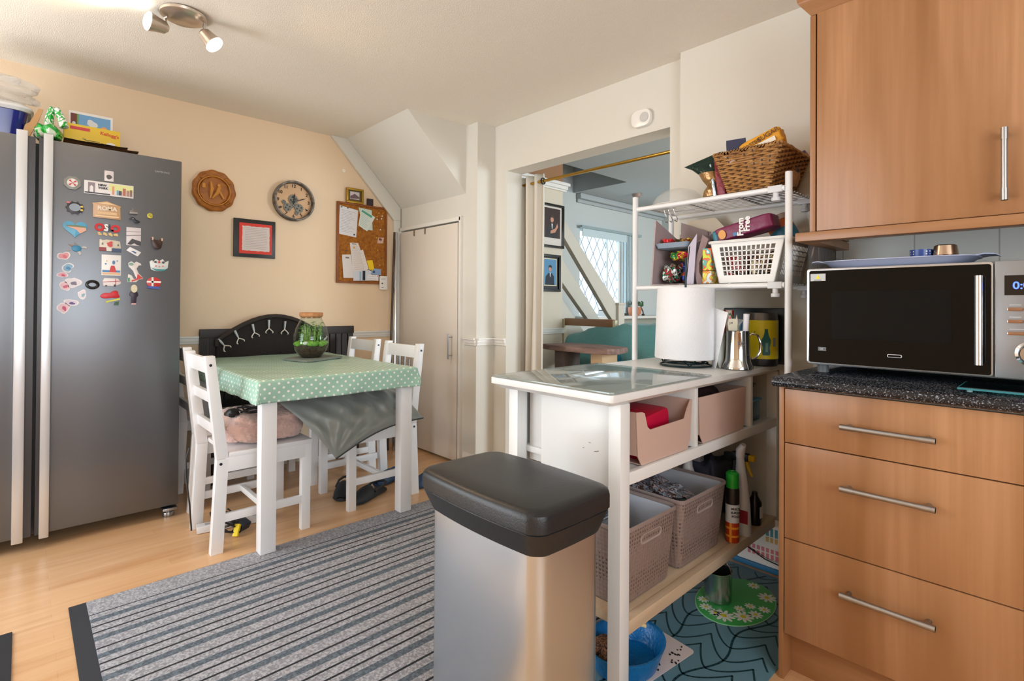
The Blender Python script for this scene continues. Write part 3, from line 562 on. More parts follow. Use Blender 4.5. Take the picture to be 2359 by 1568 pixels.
t = thing('greetings_card', 'blue picture card with white border standing behind the cereal box', 'card', (-3.505, .253, 2.01))
MB(FA(-3.515)).prism(rect(.168, .348, 1.95, 2.108), 0, .004).build('card_sheet', paper, t)
MB(FA(-3.511)).prism(rect(.205, .338, 1.96, 2.095), 0, .001).build('blue_field', mat('card_blue', '#6fa5d8', .6), t)
MB(FA(-3.511)).prism(rect(.175, .200, 1.96, 2.095), 0, .001).build('brown_strip', mat('card_brown', '#6d3a34', .6), t)
MB(FA(-3.511)).prism(rect(.200, .207, 1.96, 2.095), .001, .002).build('green_strip', mat('card_green', '#6c9a48', .6), t)
for p in (ell(.188, 2.045, .007, .008), blobby(.262, 2.055, .022, .018, 30, k=.3)): MB(FA(-3.511)).prism(p, .001, .002).build('pale_shape', mat('card_pale', '#d5dbe2', .6), t)
MB(FA(-3.511)).prism(blobby(.310, 2.035, .014, .016, 31), .001, .002).build('orange_shape', mat('card_orange', '#e4a877', .6), t)
for i, (y1, z, lab) in enumerate(((.405, 1.871, 'flattened brown cardboard sheet directly on the fridge top'), (.43, 1.882, 'second brown cardboard sheet lying above the first'), (.385, 1.893, 'topmost cardboard sheet right under the cereal box'))):
    b = MB(); n = 12
    b.sheet(lambda u, v: (-3.52+u*.27, .14+v*(y1-.14), z+.0015*math.sin(9*v+i)+.012*max(0, v-.85)*3), 6, n); b.sheet(lambda u, v: (-3.52+u*.27, .14+v*(y1-.14), z+.005+.0015*math.sin(9*v+i)+.012*max(0, v-.85)*3), 6, n)
    tag(b.build('cardboard_sheet', mat('cardboard_edge_%d' % i, ('#8d6a47', '#a87f55', '#6f5238')[i], .85)), lab, 'cardboard', 'cardboard sheets on the fridge')
# ---------------------------------------------------------------- on the left wall
def rnd_plaque():
    t = thing('wall_plaque', 'carved orange-brown round wooden plaque with scalloped rim', 'plaque', (XA, .89, 1.71))
    cy, cz = .892, 1.838
    def ring(r, c): return [(cy+r*(1+.022*math.cos(11*a+.5))*math.cos(a)*.95, cz+r*(1+.022*math.cos(11*a+.5))*math.sin(a), c) for a in [2*PI*i/66 for i in range(66)]]
    wd = mat('carved_wood', '#b06c22', .45, var=((14, 14, 30), '#8c4f14', .2), bump=(45, .5))
    MB(FA(XA)).rings([ring(r, c) for r, c in ((.118, 0), (.130, .008), (.132, .02), (.122, .028), (.104, .022), (.093, .018), (.088, .024), (.084, .018), (.02, .020))]).build('disc', wd, t)
    b = MB(FA(XA)); b.tube([(cy+.092*math.cos(a), cz+.092*math.sin(a), .026) for a in [2*PI*i/48 for i in range(48)]], .0035, 6, closed=True)
    b.tube([(cy-.02, cz+.055, .022), (cy-.015, cz+.01, .03), (cy-.022, cz-.05, .022)], [.006, .012, .005], 8).tube([(cy+.03, cz+.03, .022), (cy+.018, cz-.01, .03), (cy-.01, cz-.05, .022)], [.012, .014, .005], 8)
    b.ball((cy+.026, cz+.036, .026), .012, .014, .008).tube([(cy+.03, cz, .025), (cy+.055, cz-.045, .024)], .008, 8).tube([(cy-.06, cz+.04, .022), (cy-.06, cz+.01, .022)], .012, 8)
    b.build('relief_figures', mat('carved_light', '#c98632', .45), t)
    b = MB(FA(XA))
    for (a, s_) in ((2.2, .026), (.75, .026), (-.75, .020)):
        for k in range(3): b.ball((cy+.105*math.cos(a+.12*(k-1)), cz+.105*math.sin(a+.12*(k-1)), .026), s_*.5, s_*.4, .008, 10, 8)
    b.build('carved_leaves', wd, t)
rnd_plaque()
def clock():
    t = thing('wall_clock', 'round grey-rimmed wall clock with cream face and gears', 'clock', (XA, 1.385, 1.70)); cy, cz = 1.392, 1.842; R = .141
    pr = ((R-.006, 0), (R, .01), (R, .045), (R-.004, .052), (R-.012, .052), (R-.016, .044), (R-.018, .02))
    MB(FA(XA)).rings([[(cy+r*math.cos(a), cz+r*math.sin(a), c) for a in [2*PI*i/56 for i in range(56)]] for r, c in pr], caps=False).build('rim', mat('distressed_grey', '#8b857c', .55, .4, var=((30, 30, 30), '#4e4a46', .12)), t)
    MB(FA(XA)).prism(ell(cy, cz, R-.014, n=48), 0, .02).build('face', mat('clock_cream', '#d8b48c', .6, var=((9, 9, 9), '#c79d74', .25)), t)
    for i in range(12):
        a = PI/2 - (i+1)*PI/6
        text(str(i+1), .031, FA(XA) @ T(cy+.106*math.cos(a), cz+.106*math.sin(a), .021) @ RZ(0 if i in (11, 0, 1, 10, 2, 8, 9) else (math.degrees(a)+90)), mat('numeral_black', '#241d1a', .7), t, name='numeral', bold=.0008)
    def gear(x, z, r, c, n=14):
        b = MB(FA(XA)); pts = []
        for i in range(n*2):
            for q in (0, .6): a = 2*PI*(i+q)/(n*2); k = r*(1 if i % 2 else .88); pts.append((x+k*math.cos(a), z+k*math.sin(a)))
        b.prism(pts, c, c+.004); b.build('gear', gm, t)
        b = MB(FA(XA))
        for k in range(4):
            a = k*PI/2+.3; b.prism(ell(x+.5*r*math.cos(a), z+.5*r*math.sin(a), r*.2, n=10), c+.004, c+.0045)
        b.build('gear_cutout', mat('gear_dark', '#3d3a36', .7), t)
    gm = mat('gear_grey', '#77766d', .5, .5)
    gear(cy-.004, cz+.010, .036, .022); gear(cy-.043, cz-.048, .030, .024); gear(cy+.036, cz-.046, .032, .024); gear(cy-.003, cz-.030, .018, .023); gear(cy-.068, cz-.014, .015, .022); gear(cy+.020, cz-.083, .015, .022)
    hm = mat('hand_black', '#151313', .5)
    def hand(a, l, w):
        d = (math.cos(a), math.sin(a)); n_ = (-d[1]*w, d[0]*w); c = (cy-.002, cz-.004)
        MB(FA(XA)).prism([(c[0]+n_[0]*.6-d[0]*.02, c[1]+n_[1]*.6-d[1]*.02), (c[0]-n_[0]*.6-d[0]*.02, c[1]-n_[1]*.6-d[1]*.02), (c[0]+d[0]*l*.7-n_[0], c[1]+d[1]*l*.7-n_[1]), (c[0]+d[0]*l, c[1]+d[1]*l), (c[0]+d[0]*l*.7+n_[0], c[1]+d[1]*l*.7+n_[1])], .031, .033).build('hand', hm, t)
    hand(math.radians(84), .062, .004); hand(math.radians(20), .098, .003)
    MB(FA(XA)).prism(ell(cy-.002, cz-.004, .007), .03, .035).build('hub', hm, t)
clock()
t = thing('framed_poem', 'square black frame with red mount and torn white text sheet', 'picture', (XA, 1.14, 1.425))
MB(FA(XA)).prism(rect(1.010, 1.272, 1.428, 1.682), 0, .018).build('frame', mat('frame_black', '#1a1817', .4), t, bevel=.002)
MB(FA(XA)).prism(rect(1.042, 1.248, 1.452, 1.655), .018, .020).build('red_mount', mat('mount_red', '#d8321c', .5), t)
rr = random.Random(3); pts = []
for a, b_, c, d in ((1.060, 1.472, 1.232, 1.472), (1.232, 1.472, 1.232, 1.635), (1.232, 1.635, 1.060, 1.635), (1.060, 1.635, 1.060, 1.472)):
    for i in range(12): pts.append((a+(c-a)*i/12+rr.uniform(-.0018, .0018), b_+(d-b_)*i/12+rr.uniform(-.0018, .0018)))
MB(FA(XA)).prism(pts, .020, .0215).build('paper_sheet', mat('poem_paper', '#d9cdc8', .8), t)
b = MB(FA(XA))
for i in range(13): z = 1.622-.0112*i; w = .06+.018*rr.random(); b.prism(rect(1.146-w, 1.146+w, z, z+.0016), .0215, .0218)
b.build('text_lines', mat('faint_ink', '#9a8c8c', .9), t)
# cork notice board
cork = mat('cork', '#b57428', .9, var=((60, 60, 60), '#8e5416', .18), bump=(90, .5))
t = thing('notice_board', 'cork notice board in a brown wooden frame', 'notice board', (XA, 1.925, 1.279))
MB(FA(XA)).box(1.725, 2.128, 1.290, 1.885, 0, .008).build('cork_sheet', cork, t)
fw = mat('board_frame_wood', '#9a5a20', .5, var=((20, 20, 6), '#7c4312', .2))
b = MB(FA(XA)); b.box(1.716, 1.732, 1.279, 1.892, 0, .018).box(2.119, 2.135, 1.279, 1.892, 0, .018).box(1.732, 2.119, 1.279, 1.294, 0, .018).box(1.732, 2.119, 1.877, 1.892, 0, .018); b.build('frame', fw, t, bevel=.002)
def sheet_on(name, label, pts, h, c, lines=0, hh='#8a8d92', extra=(), cat='paper', grp='papers pinned to the notice board'):
    ys = [p[0] for p in pts]; zs = [p[1] for p in pts]
    t = thing(name, label, cat, (XA+.01, sum(ys)/len(ys), min(zs)), 0, grp)
    MB(FA(XA)).prism(pts, c, c+.0012).build('sheet', mat('sheet_'+h.strip('#'), h, .75), t)
    if lines:
        # local frame of the sheet: pts = TL, TR, BR, BL
        tl, tr, br, bl = [Vector((p[0], p[1], 0)) for p in pts[:4]]; b = MB(FA(XA)); rr = random.Random(len(label))
        for i in range(lines):
            q = .10+.82*(i+.5)/lines; w = rr.uniform(.45, .85)
            p0 = tl.lerp(bl, q); p1 = tr.lerp(br, q); a = p0.lerp(p1, .1); e = p0.lerp(p1, .1+w*.9); dz = .0016
            b.prism([(a.x, a.y), (e.x, e.y), (e.x, e.y+dz), (a.x, a.y+dz)], c+.0012, c+.0015)
        b.build('text_lines', mat('ink_'+hh.strip('#'), hh, .9), t)
    for nm, pp, hh2 in extra: MB(FA(XA)).prism(pp, c+.0012, c+.0018).build(nm, mat('print_'+hh2.strip('#'), hh2, .8), t)
    return t
sheet_on('letter', 'white printed letter at the upper left of the cork board', [(1.738, 1.862), (1.886, 1.842), (1.872, 1.632), (1.730, 1.648)], '#e3e3e8', .010, 15, extra=[('logo', blobby(1.752, 1.852, .008, .005, 2), '#2c5a70'), ('logo', ell(1.855, 1.652, .007, .007), '#3a3a44')])
sheet_on('leaflet', 'pale green leaflet pinned behind another at the top', [(1.890, 1.866), (2.000, 1.858), (2.010, 1.700), (1.930, 1.700)], '#cfe2d8', .010, 8, '#5fa98c')
sheet_on('leaflet', 'tilted white and green leaflet overlapping the one behind it', [(1.910, 1.860), (2.030, 1.806), (1.962, 1.688), (1.888, 1.726)], '#dfeae6', .013, 9, '#6bb39a', extra=[('green_heading', [(1.918, 1.852), (2.005, 1.812), (1.998, 1.796), (1.912, 1.836)], '#58ab8f')])
sheet_on('receipt', 'long narrow white receipt hanging in the board centre', [(1.820, 1.588), (1.888, 1.590), (1.976, 1.372), (1.850, 1.356)], '#e3dedc', .010, 12, '#b9b2b0', extra=[('logo', ell(1.855, 1.553, .009, .007), '#d8a95c'), ('heading', rect(1.838, 1.874, 1.578, 1.584), '#6c6a6c')])
sheet_on('receipt', 'short slanting receipt right of the long one', [(1.896, 1.532), (1.928, 1.542), (1.978, 1.392), (1.940, 1.388)], '#e8e4e2', .0125, 6, '#b9b2b0')
sheet_on('envelope', 'white till slip at the lower left of the board', [(1.757, 1.492), (1.826, 1.498), (1.858, 1.320), (1.770, 1.318)], '#e0dcdc', .0125, 0, extra=[('heading', rect(1.785, 1.815, 1.466, 1.478), '#7d7b7e')])
sheet_on('sticky_note', 'small plain yellow sticky note on the cork board', [(1.958, 1.460), (2.008, 1.466), (2.028, 1.386), (1.985, 1.382)], '#f2cf1e', .0145)
sheet_on('flyer', 'white flyer with blue and dark blocks at the bottom of the board', [(1.848, 1.372), (2.00, 1.390), (2.00, 1.305), (1.850, 1.298)], '#d5dbe6', .0145, 0, extra=[('dark_block', rect(1.925, 1.948, 1.305, 1.378), '#29303f'), ('blue_block', rect(1.90, 1.915, 1.302, 1.372), '#9dc0dc')])
sheet_on('postcard', 'small blue photo card near the bottom right of the board', [(2.02, 1.402), (2.085, 1.398), (2.083, 1.350), (1.99, 1.356)], '#8fa9cc', .016, 0, extra=[('dark_block', rect(2.01, 2.03, 1.365, 1.385), '#3f5a8c')])
sheet_on('card', 'white card with a red dot above the board bottom edge', [(1.965, 1.350), (2.06, 1.350), (2.06, 1.306), (1.960, 1.306)], '#e9e8ee', .018, 2, extra=[('red_dot', ell(2.05, 1.342, .004, .004, 10), '#c73a44')])
sheet_on('photo', 'small crumpled pink photo at the right side of the board', [(2.055, 1.648), (2.108, 1.652), (2.10, 1.605), (2.048, 1.602)], '#d9b3a2', .014, 0, extra=[('dark_shape', blobby(2.075, 1.635, .014, .01, 9), '#7c4a36')])
pins = [(2.06, 1.842, '#d7a02a'), (2.095, 1.846, '#e07b1c'), (2.09, 1.822, '#e8e4dc'), (2.045, 1.812, '#e0a02a'), (2.045, 1.792, '#f0ece4'), (2.083, 1.800, '#f0f0ee'), (2.090, 1.782, '#d8761c'), (2.075, 1.712, '#e9e6de'), (2.042, 1.645, '#d9a22c'), (2.052, 1.548, '#cf9420'), (1.79, 1.524, '#3a2a1c'), (2.085, 1.486, '#4a4c34'), (2.07, 1.430, '#c9a070'), (1.80, 1.850, '#3f4a4c')]
PB = {}
for y, z, h in pins:
    b = MB(FA(XA)); b.cyl((y, z, .008), (y, z, .014), .002, 8); b.prism(ell(y, z, .0055, n=12), .014, .018); 
    o = b.build('push_pin', mat('pin_'+h.strip('#'), h, .35)); 
    nm = {'#d7a02a': 'amber push pin at the top row of loose pins', '#e07b1c': 'orange push pin at the top right corner', '#e8e4dc': 'ivory push pin under the orange corner pin', '#e0a02a': 'golden push pin left of the white pins', '#f0ece4': 'off-white push pin in the loose cluster', '#f0f0ee': 'bright white push pin in the loose cluster', '#d8761c': 'burnt orange push pin below the white ones', '#e9e6de': 'lone cream push pin at mid height', '#d9a22c': 'yellow push pin above the pink photo', '#cf9420': 'mustard push pin below the pink photo', '#3a2a1c': 'dark brown push pin above the till slip', '#4a4c34': 'dark olive push pin at the lower right', '#c9a070': 'tan push pin above the blue photo card', '#3f4a4c': 'dark grey push pin in the printed letter'}[h]
    tag(o, nm, 'pin', 'push pins in the cork board')
t = thing('framed_photograph', 'small gold-framed photograph resting on the cork board', 'picture', (XA+.02, 1.855, 1.893))
b = MB(FA(XA+.004)); b.box(1.786, 1.926, 1.892, 1.908, 0, .02).box(1.786, 1.926, 1.990, 2.006, 0, .02).box(1.786, 1.802, 1.908, 1.990, 0, .02).box(1.910, 1.926, 1.908, 1.990, 0, .02)
b.build('frame', mat('gilt', '#b08a32', .35, .7), t, bevel=.003)
MB(FA(XA+.004)).box(1.802, 1.910, 1.908, 1.990, 0, .008).build('mount', mat('mount_olive', '#5f5426', .7), t)
MB(FA(XA+.004)).box(1.818, 1.894, 1.922, 1.980, .008, .010).build('photo', mat('photo_grey', '#cfc6cc', .4), t)
MB(FA(XA+.004)).prism([(1.82, 1.925), (1.82, 1.945), (1.84, 1.955), (1.855, 1.966), (1.87, 1.956), (1.892, 1.944), (1.892, 1.932)], .010, .011).build('photo_motif', mat('photo_dark', '#6a545c', .5), t)
tag(MB(FA(XA+.004)).prism(rect(1.960, 2.010, 1.893, 1.945), 0, .014).prism(blobby(1.985, 1.918, .012, .012, 7), .014, .015).build('trinket_frame', mat('dark_trinket', '#33252c', .4)), 'tiny dark framed picture beside the gold one', 'picture')
t = thing('remote_control', 'white plastic control with small screen at the board corner', 'remote control', (XA+.02, 2.10, 1.235))
MB(FA(XA+.018)).prism(rrect(2.066, 2.130, 1.236, 1.345, .010), 0, .018).build('casing', white_gloss, t, bevel=.002)
b = MB(FA(XA+.018)); b.prism(rect(2.078, 2.090, 1.280, 1.290), .018, .019).prism(rect(2.078, 2.096, 1.252, 1.256), .018, .019)
for i in range(3): b.prism(rect(2.078+.012*i, 2.084+.012*i, 1.318, 1.322), .018, .019)
b.build('screen_marks', ink, t)
tag(MB(FA(XA)).prism(ell(1.77, 2.13, .014, n=16), 0, .004).build('wall_patch', mat('patch_pale', '#f3ead8', .6)), 'small round pale filler dot on the wall above the board', 'wall patch')
# slim pole leaning in the corner by the cupboard
t = thing('folded_airer', 'slim folded metal clothes airer leaning in the corner', 'clothes airer', (-3.66, 2.14, 0))
b = MB(); b.tube([(-3.58, 2.06, .0), (-3.715, 2.185, 1.70)], .009, 8); b.build('frame_tube', mat('airer_dark', '#4a4038', .4, .6), t)
b = MB(); b.tube([(-3.54, 2.09, .0), (-3.705, 2.195, 1.70)], .010, 8); b.build('frame_tube', chrome, t)
b = MB(); b.tube([(-3.50, 2.11, .0), (-3.56, 2.15, .72)], .008, 8).tube([(-3.46, 2.12, .0), (-3.52, 2.17, .72)], .008, 8).tube([(-3.42, 2.14, .0), (-3.47, 2.18, .70)], .008, 8); b.build('leg', chrome, t)
# ---------------------------------------------------------------- dark bench back with arched hook panel behind the table
blk = mat('black_stained_wood', '#211a17', .5)
t = thing('bench', 'black wooden bench against the wall behind the table', 'bench', (-3.66, 1.33, 0))
b = MB(FA(-3.745)); b.box(.815, 1.843, .45, .94, 0, .02).box(.815, 1.843, .90, .955, 0, .032); b.build('back_panel', blk, t, bevel=.003)
b = MB(FA(-3.72)); 
for i in range(22): b.box(.82+.0465*i, .82+.0465*i+.038, .50, .90, -.004, .004)
b.build('back_slats', blk, t)
MB().box(-3.735, -3.60, .82, 1.84, .40, .44).build('seat', blk, t, bevel=.004)
for y in (.83, 1.79):
    for x in (-3.73, -3.64): MB().box(x, x+.04, y, y+.045, 0, .40).build('leg', blk, t, bevel=.002)
arc = [(.90, .55), (.90, .86)] + [(.90+(1.62-.90)*i/14, .86 + .188*math.sin(PI*min(1, (.06+i/14*.9)))) for i in range(15)] + [(1.62, .80), (1.66, .55)]
t = thing('hook_panel', 'black arched fabric panel with silver Y-shaped hooks', 'hook rack', (-3.69, 1.3, .55))
MB(FA(-3.70)).prism(arc, 0, .018).build('panel', mat('black_fabric', '#1c1614', .85, bump=(70, .4)), t, bevel=.003)
b = MB(FA(-3.70)); b.tube([(p[0], p[1]-.012, .022) for p in arc[1:-1]], .014, 8); b.build('rim', mat('black_rim', '#2c2420', .7), t)
for y, z, a in ((.935, .860, 38), (1.02, .905, 25), (1.118, .940, 12), (1.212, .965, 0), (1.315, .955, -4), (1.585, .850, -38)):
    q = FA(-3.672) @ T(y, z, .0) @ RZ(a); b = MB(q)
    b.tube([(0, .045, 0), (0, .0, 0)], [.0085, .0065], 10); h_ = b.build('hook', mat('hook_silver', '#c2c8cc', .3, .4), t)
    b = MB(q); b.tube([(0, .005, 0), (0, -.014, .002)], .004, 8)
    for s_ in (1, -1): b.tube([(0, -.012, .002), (s_*.016, -.026, .004), (s_*.024, -.036, .008), (s_*.020, -.044, .012)], .0038, 8)
    b.build('prong', mat('prong_white', '#d8d4cc', .3, .3), h_)

for x, lab in ((-3.50, 'left one of two tiny metal hooks over the cupboard door top'), (-3.35, 'right one of two tiny metal hooks over the cupboard door top')):
    tag(MB().box(x-.006, x+.006, 2.230, 2.2345, 1.655, 1.702).box(x-.006, x+.006, 2.230, 2.262, 1.7005, 1.7035).build('over_door_hook', mat('hook_tan', '#8d7a66', .4, .5)), lab, 'hook', 'over-door hooks')
# ---------------------------------------------------------------- rugs
def flatrug(name, label, x0, x1, y0, y1, border):
    t = thing(name, label, 'rug', ((x0+x1)/2, (y0+y1)/2, 0))
    MB().box(x0, x1, y0, y1, .0005, .006).build('rubber_edge', mat('rubber_black', '#24272e', .8), t, bevel=.002)
    MB().box(x0+.012, x1-.012, y0+border, y1-border, .005, .011).build('pile', MC.get('striped_rug') or rug_mat(), t, bevel=.002)
flatrug('striped_rug', 'long grey ribbed rug with black stripes running past the bin', -2.50, -1.05, .135, 2.02, .05)
flatrug('striped_rug', 'dark edged mat just showing at the bottom left of the photo', -2.445, -1.35, -1.6, -.012, .05)

# ---------------------------------------------------------------- table, cloth, terrarium
wp = mat('white_painted_pine', '#e9ebee', .35)
TX0, TX1, TY0, TY1, TZ = -3.60, -2.425, .765, 1.555, .782
t = thing('dining_table', 'white painted dining table under a green dotted cloth', 'table', ((TX0+TX1)/2, (TY0+TY1)/2, 0))
MB().box(TX0, TX1, TY0, TY1, TZ-.03, TZ-.004).build('tabletop', wp, t, bevel=.003)
b = MB(); b.box(TX0+.05, TX1-.05, TY0+.04, TY0+.06, .68, TZ-.03).box(TX0+.05, TX1-.05, TY1-.06, TY1-.04, .68, TZ-.03).box(TX0+.04, TX0+.06, TY0+.04, TY1-.04, .68, TZ-.03).box(TX1-.06, TX1-.04, TY0+.04, TY1-.04, .68, TZ-.03); b.build('apron', wp, t, bevel=.002)
for x in (TX0+.005, TX1-.064):
    for y in (TY0+.01, TY1-.085+.008): MB().box(x, x+.06, y, y+.066, .0115 if x > -3 else 0, TZ-.03).build('leg', wp, t, bevel=.003)
def clothf(u, v):
    W_, H_ = TX1-TX0, TY1-TY0; D = .112
    s = TX0-D+u*(W_+2*D); q = TY0-D+v*(H_+2*D)
    xs = min(max(s, TX0-.004), TX1+.004); ys = min(max(q, TY0-.004), TY1+.004); ds = s-xs; dq = q-ys; d = math.hypot(ds, dq)
    if d < 1e-6: return (s, q, TZ+.0012*math.sin(s*31)*math.sin(q*23))
    c = min(abs(ds), abs(dq))
    out = .010+.010*math.sin(d/D*PI*.5); w = .004*math.sin(s*38+q*29)*(d/D)+.006*math.sin(s*11+q*13)*(d/D)
    drop = max(abs(ds), abs(dq))*.93 + c*.03
    ux, uy = (ds/d, dq/d); k = out+w+c*.05
    return (xs+ux*k, ys+uy*k, TZ-drop)
b = MB(); b.sheet(clothf, 150, 110, uv=lambda u, v: (u*(TX1-TX0+.224), v*(TY1-TY0+.224)))
o = b.build('tablecloth', cloth_mat(), smooth=80); tag(o, 'mint green oilcloth with white dots draped over the table', 'tablecloth')
sd = o.modifiers.new('thickness', 'SOLIDIFY'); sd.thickness = .0012
sl = mat('slate', '#76807a', .6, bump=(40, .4))
tag(MB().prism([(-3.20, 1.135), (-2.97, 1.19), (-3.10, 1.46), (-3.33, 1.405)], TZ+.002, TZ+.014).build('slate_board', sl, bevel=.001), 'square grey slate board under the jar garden', 'board')
JX, JY, JZ = -3.15, 1.285, TZ+.0145
t = thing('terrarium', 'glass jar terrarium with moss, plants and cork lid', 'terrarium', (JX, JY, JZ))
jp = [(.052, .0), (.062, .003), (.092, .045), (.103, .085), (.101, .13), (.090, .175), (.070, .215), (.060, .232), (.060, .246)]
g = glass('jar_glass', '#f2faf5', .05)
MB().lathe(jp, (JX, JY, JZ), 48, caps=False).build('jar', g, t)
MB().lathe([(.052, .0), (.0005, .001)], (JX, JY, JZ), 48, caps=False).build('jar_base', g, t)
MB().lathe([(.050, .236), (.064, .246), (.068, .250), (.068, .268), (.062, .271)], (JX, JY, JZ), 40).build('cork_lid', mat('cork_lid', '#c08a5e', .8, var=((60, 60, 60), '#a87247', .2)), t, bevel=.001)
MB().lathe([(.050, .003), (.058, .006), (.086, .045), (.092, .068), (.06, .078), (.02, .080)], (JX, JY, JZ), 40).build('soil', patch_mat('soil', ['#20160f', '#382619', '#5a4330', '#191410'], 90, .9), t)
b = MB(); rr = random.Random(5)
for i in range(46):
    a = rr.uniform(0, 2*PI); r = .082*math.sqrt(rr.random()); b.ball((JX+r*math.cos(a), JY+r*math.sin(a), JZ+.078+rr.uniform(0, .014)), .018, .018, .012, 10, 8, fn=lambda d: 1+.15*math.sin(9*d.x)*math.sin(8*d.y))
b.build('moss', mat('moss', '#5f9a2f', .9, bump=(120, .8), var=((70, 70, 70), '#8cc247', .2)), t)['kind'] = 'stuff'
b = MB()
for i in range(70):
    a = rr.uniform(0, 2*PI); r = .068*math.sqrt(rr.random()); x, y = JX+r*math.cos(a), JY+r*math.sin(a); h = rr.uniform(.045, .125)
    b.tube([(x, y, JZ+.08), (x+.004, y+.003, JZ+.08+h)], .0012, 5)
    for k in range(6):
        z = JZ+.085+h*(k+1)/6; aa = k*2.4+i; L_ = min(.016+.008*rr.random(), max(.004, .086-r)); dx, dy = math.cos(aa), math.sin(aa)
        w = (-dy*.006, dx*.006)
        p = [(x, y, z), (x+dx*L_*.5+w[0], y+dy*L_*.5+w[1], z+.006), (x+dx*L_, y+dy*L_, z+.003), (x+dx*L_*.5-w[0], y+dy*L_*.5-w[1], z+.006)]
        b.f([b.v(q) for q in p]); 
b.build('plant_sprigs', mat('fresh_leaf', '#6fb03a', .5, var=((40, 40, 40), '#a5cf6a', .2)), t)['kind'] = 'stuff'
MB().ball((JX+.045, JY-.05, JZ+.088), .016, .016, .012, 12, 8).build('pebble', mat('white_pebble', '#d6d9d6', .6), t)

# ---------------------------------------------------------------- chairs
def make_chair(label):
    """seat .40 x .42, origin on the floor under the seat middle, facing +y"""
    t = thing('dining_chair', label, 'chair', (0, 0, 0), 0, 'white wooden dining chairs')
    hw = .20
    MB().box(-hw-.004, hw+.004, -.165, .215, .425, .446).build('seat', wp, t, bevel=.004)
    for s in (-1, 1):
        x0, x1 = (s*hw-(.038 if s > 0 else 0), s*hw+(.038 if s < 0 else 0))
        b = MB(); b.hexa([(x0, -.235, 0), (x1, -.235, 0), (x1, -.185, 0), (x0, -.185, 0)], [(x0, -.215, .42), (x1, -.215, .42), (x1, -.165, .42), (x0, -.165, .42)])
        b.build('rear_leg', wp, t, bevel=.002)
        b = MB(); b.hexa([(x0, -.215, .42), (x1, -.215, .42), (x1, -.165, .42), (x0, -.165, .42)], [(x0, -.265, .885), (x1, -.265, .885), (x1, -.225, .885), (x0, -.225, .885)])
        p = b.build('back_post', wp, t, bevel=.003)
        b = MB(); b.cyl((s*(hw-.001), -.243, .845), (s*(hw+.003), -.243, .845), .006, 14).cyl((s*(hw-.001), -.198, .40), (s*(hw+.003), -.198, .40), .006, 14)
        b.build('bolt', mat('bolt_dark', '#3f4146', .3, .9), p)
        MB().box(x0+.002, x1-.002, .165, .208, 0, .425).build('front_leg', wp, t, bevel=.002)
        MB().box(s*(hw-.010)-.010, s*(hw-.010)+.010, -.18, .18, .36, .425).build('side_rail', wp, t, bevel=.001)
        MB().box(s*(hw-.012)-.009, s*(hw-.012)+.009, -.20, .18, .135, .172).build('stretcher', wp, t, bevel=.001)
    MB().box(-hw+.03, hw-.03, .178, .195, .36, .425).build('front_rail', wp, t, bevel=.001)
    MB().box(-hw+.02, hw-.02, -.01, .01, .140, .168).build('cross_stretcher', wp, t, bevel=.001)
    for z0, z1 in ((.80, .872), (.665, .715), (.52, .57)):
        f = lambda z: -.19-(z-.42)/.465*.05
        b = MB(); b.hexa([(-hw+.03, f(z0)-.010, z0), (hw-.03, f(z0)-.010, z0), (hw-.03, f(z0)+.010, z0), (-hw+.03, f(z0)+.010, z0)], [(-hw+.03, f(z1)-.010, z1), (hw-.03, f(z1)-.010, z1), (hw-.03, f(z1)+.010, z1), (-hw+.03, f(z1)+.010, z1)])
        b.build('back_rail', wp, t, bevel=.002)
    return t
ch = make_chair('white chair nearest the camera holding a fluffy pink cushion')
ch.location = (-2.795, .855, 0); WM[ch.name] = T(-2.795, .855, 0)
for c in ch.children: WM[c.name] = WM[ch.name]
dup(ch, (-3.405, .89, 0), 0, 'white chair squeezed between the fridge and the pink-cushioned chair')
dup(ch, (-2.845, 1.500, 0), 180, 'white chair at the far side of the table holding the grey cushion')
dup(ch, (-3.385, 1.515, 0), 180, 'white chair at the far side of the table nearest the wall')

# cushions
fl = mat('fluffy_pink', '#d3b0a6', .95, bump=(55, 1.0), sheen=.6)
o = MB().blob(-2.99, -2.59, .685, 1.075, .449, .60, .10, 3, .42, 60, 36).build('cushion', fl)
tag(o, 'thick fluffy pale pink cushion on the nearest white chair', 'cushion')
dt = bpy.data.textures.new('fluff', 'CLOUDS'); dt.noise_scale = .018
md = o.modifiers.new('subdivision', 'SUBSURF'); md.levels = md.render_levels = 1
md = o.modifiers.new('fluff', 'DISPLACE'); md.texture = dt; md.strength = .014; md.mid_level = .5
# grey satin cushion drooping over the chair seats below the cloth
CQ = [Vector((-2.66, .90, .655)), Vector((-2.455, 1.13, .362)), Vector((-2.50, 1.665, .478)), Vector((-2.86, 1.60, .665))]
def cush(u, v, side):
    p = (CQ[0].lerp(CQ[3], u)).lerp(CQ[1].lerp(CQ[2], u), v)      # u: near corner -> far corner, v: top -> hanging edge
    e = (math.sin(PI*u)*math.sin(PI*v))**.55 if 0 < u < 1 and 0 < v < 1 else 0
    sag = math.sin(PI*u)*v                                            # hanging edge bows up between its corners
    p = p + Vector((-.01*sag, 0, .035*sag)) + Vector((.03, 0, .02))*math.sin(PI*v)*(1-.3*u)
    r1 = math.hypot((u-.0)*.8, 1-v); a1 = math.atan2(1-v, u+.001)
    f = .016*math.sin(a1*13)*math.exp(-r1*1.6)*min(1, r1*4) + .010*math.sin((u*1.3+v*.5)*22)*math.sin(PI*v)*(.4+u) + .006*math.sin(u*41-v*9)*math.sin(PI*v)
    n_ = Vector((.80, -.10, .58)).normalized()
    return tuple(p + n_*(side*.062*e + f*(1 if side > 0 else .3)*min(1, e*2.5)))
b = MB(); n1, n2 = 90, 60
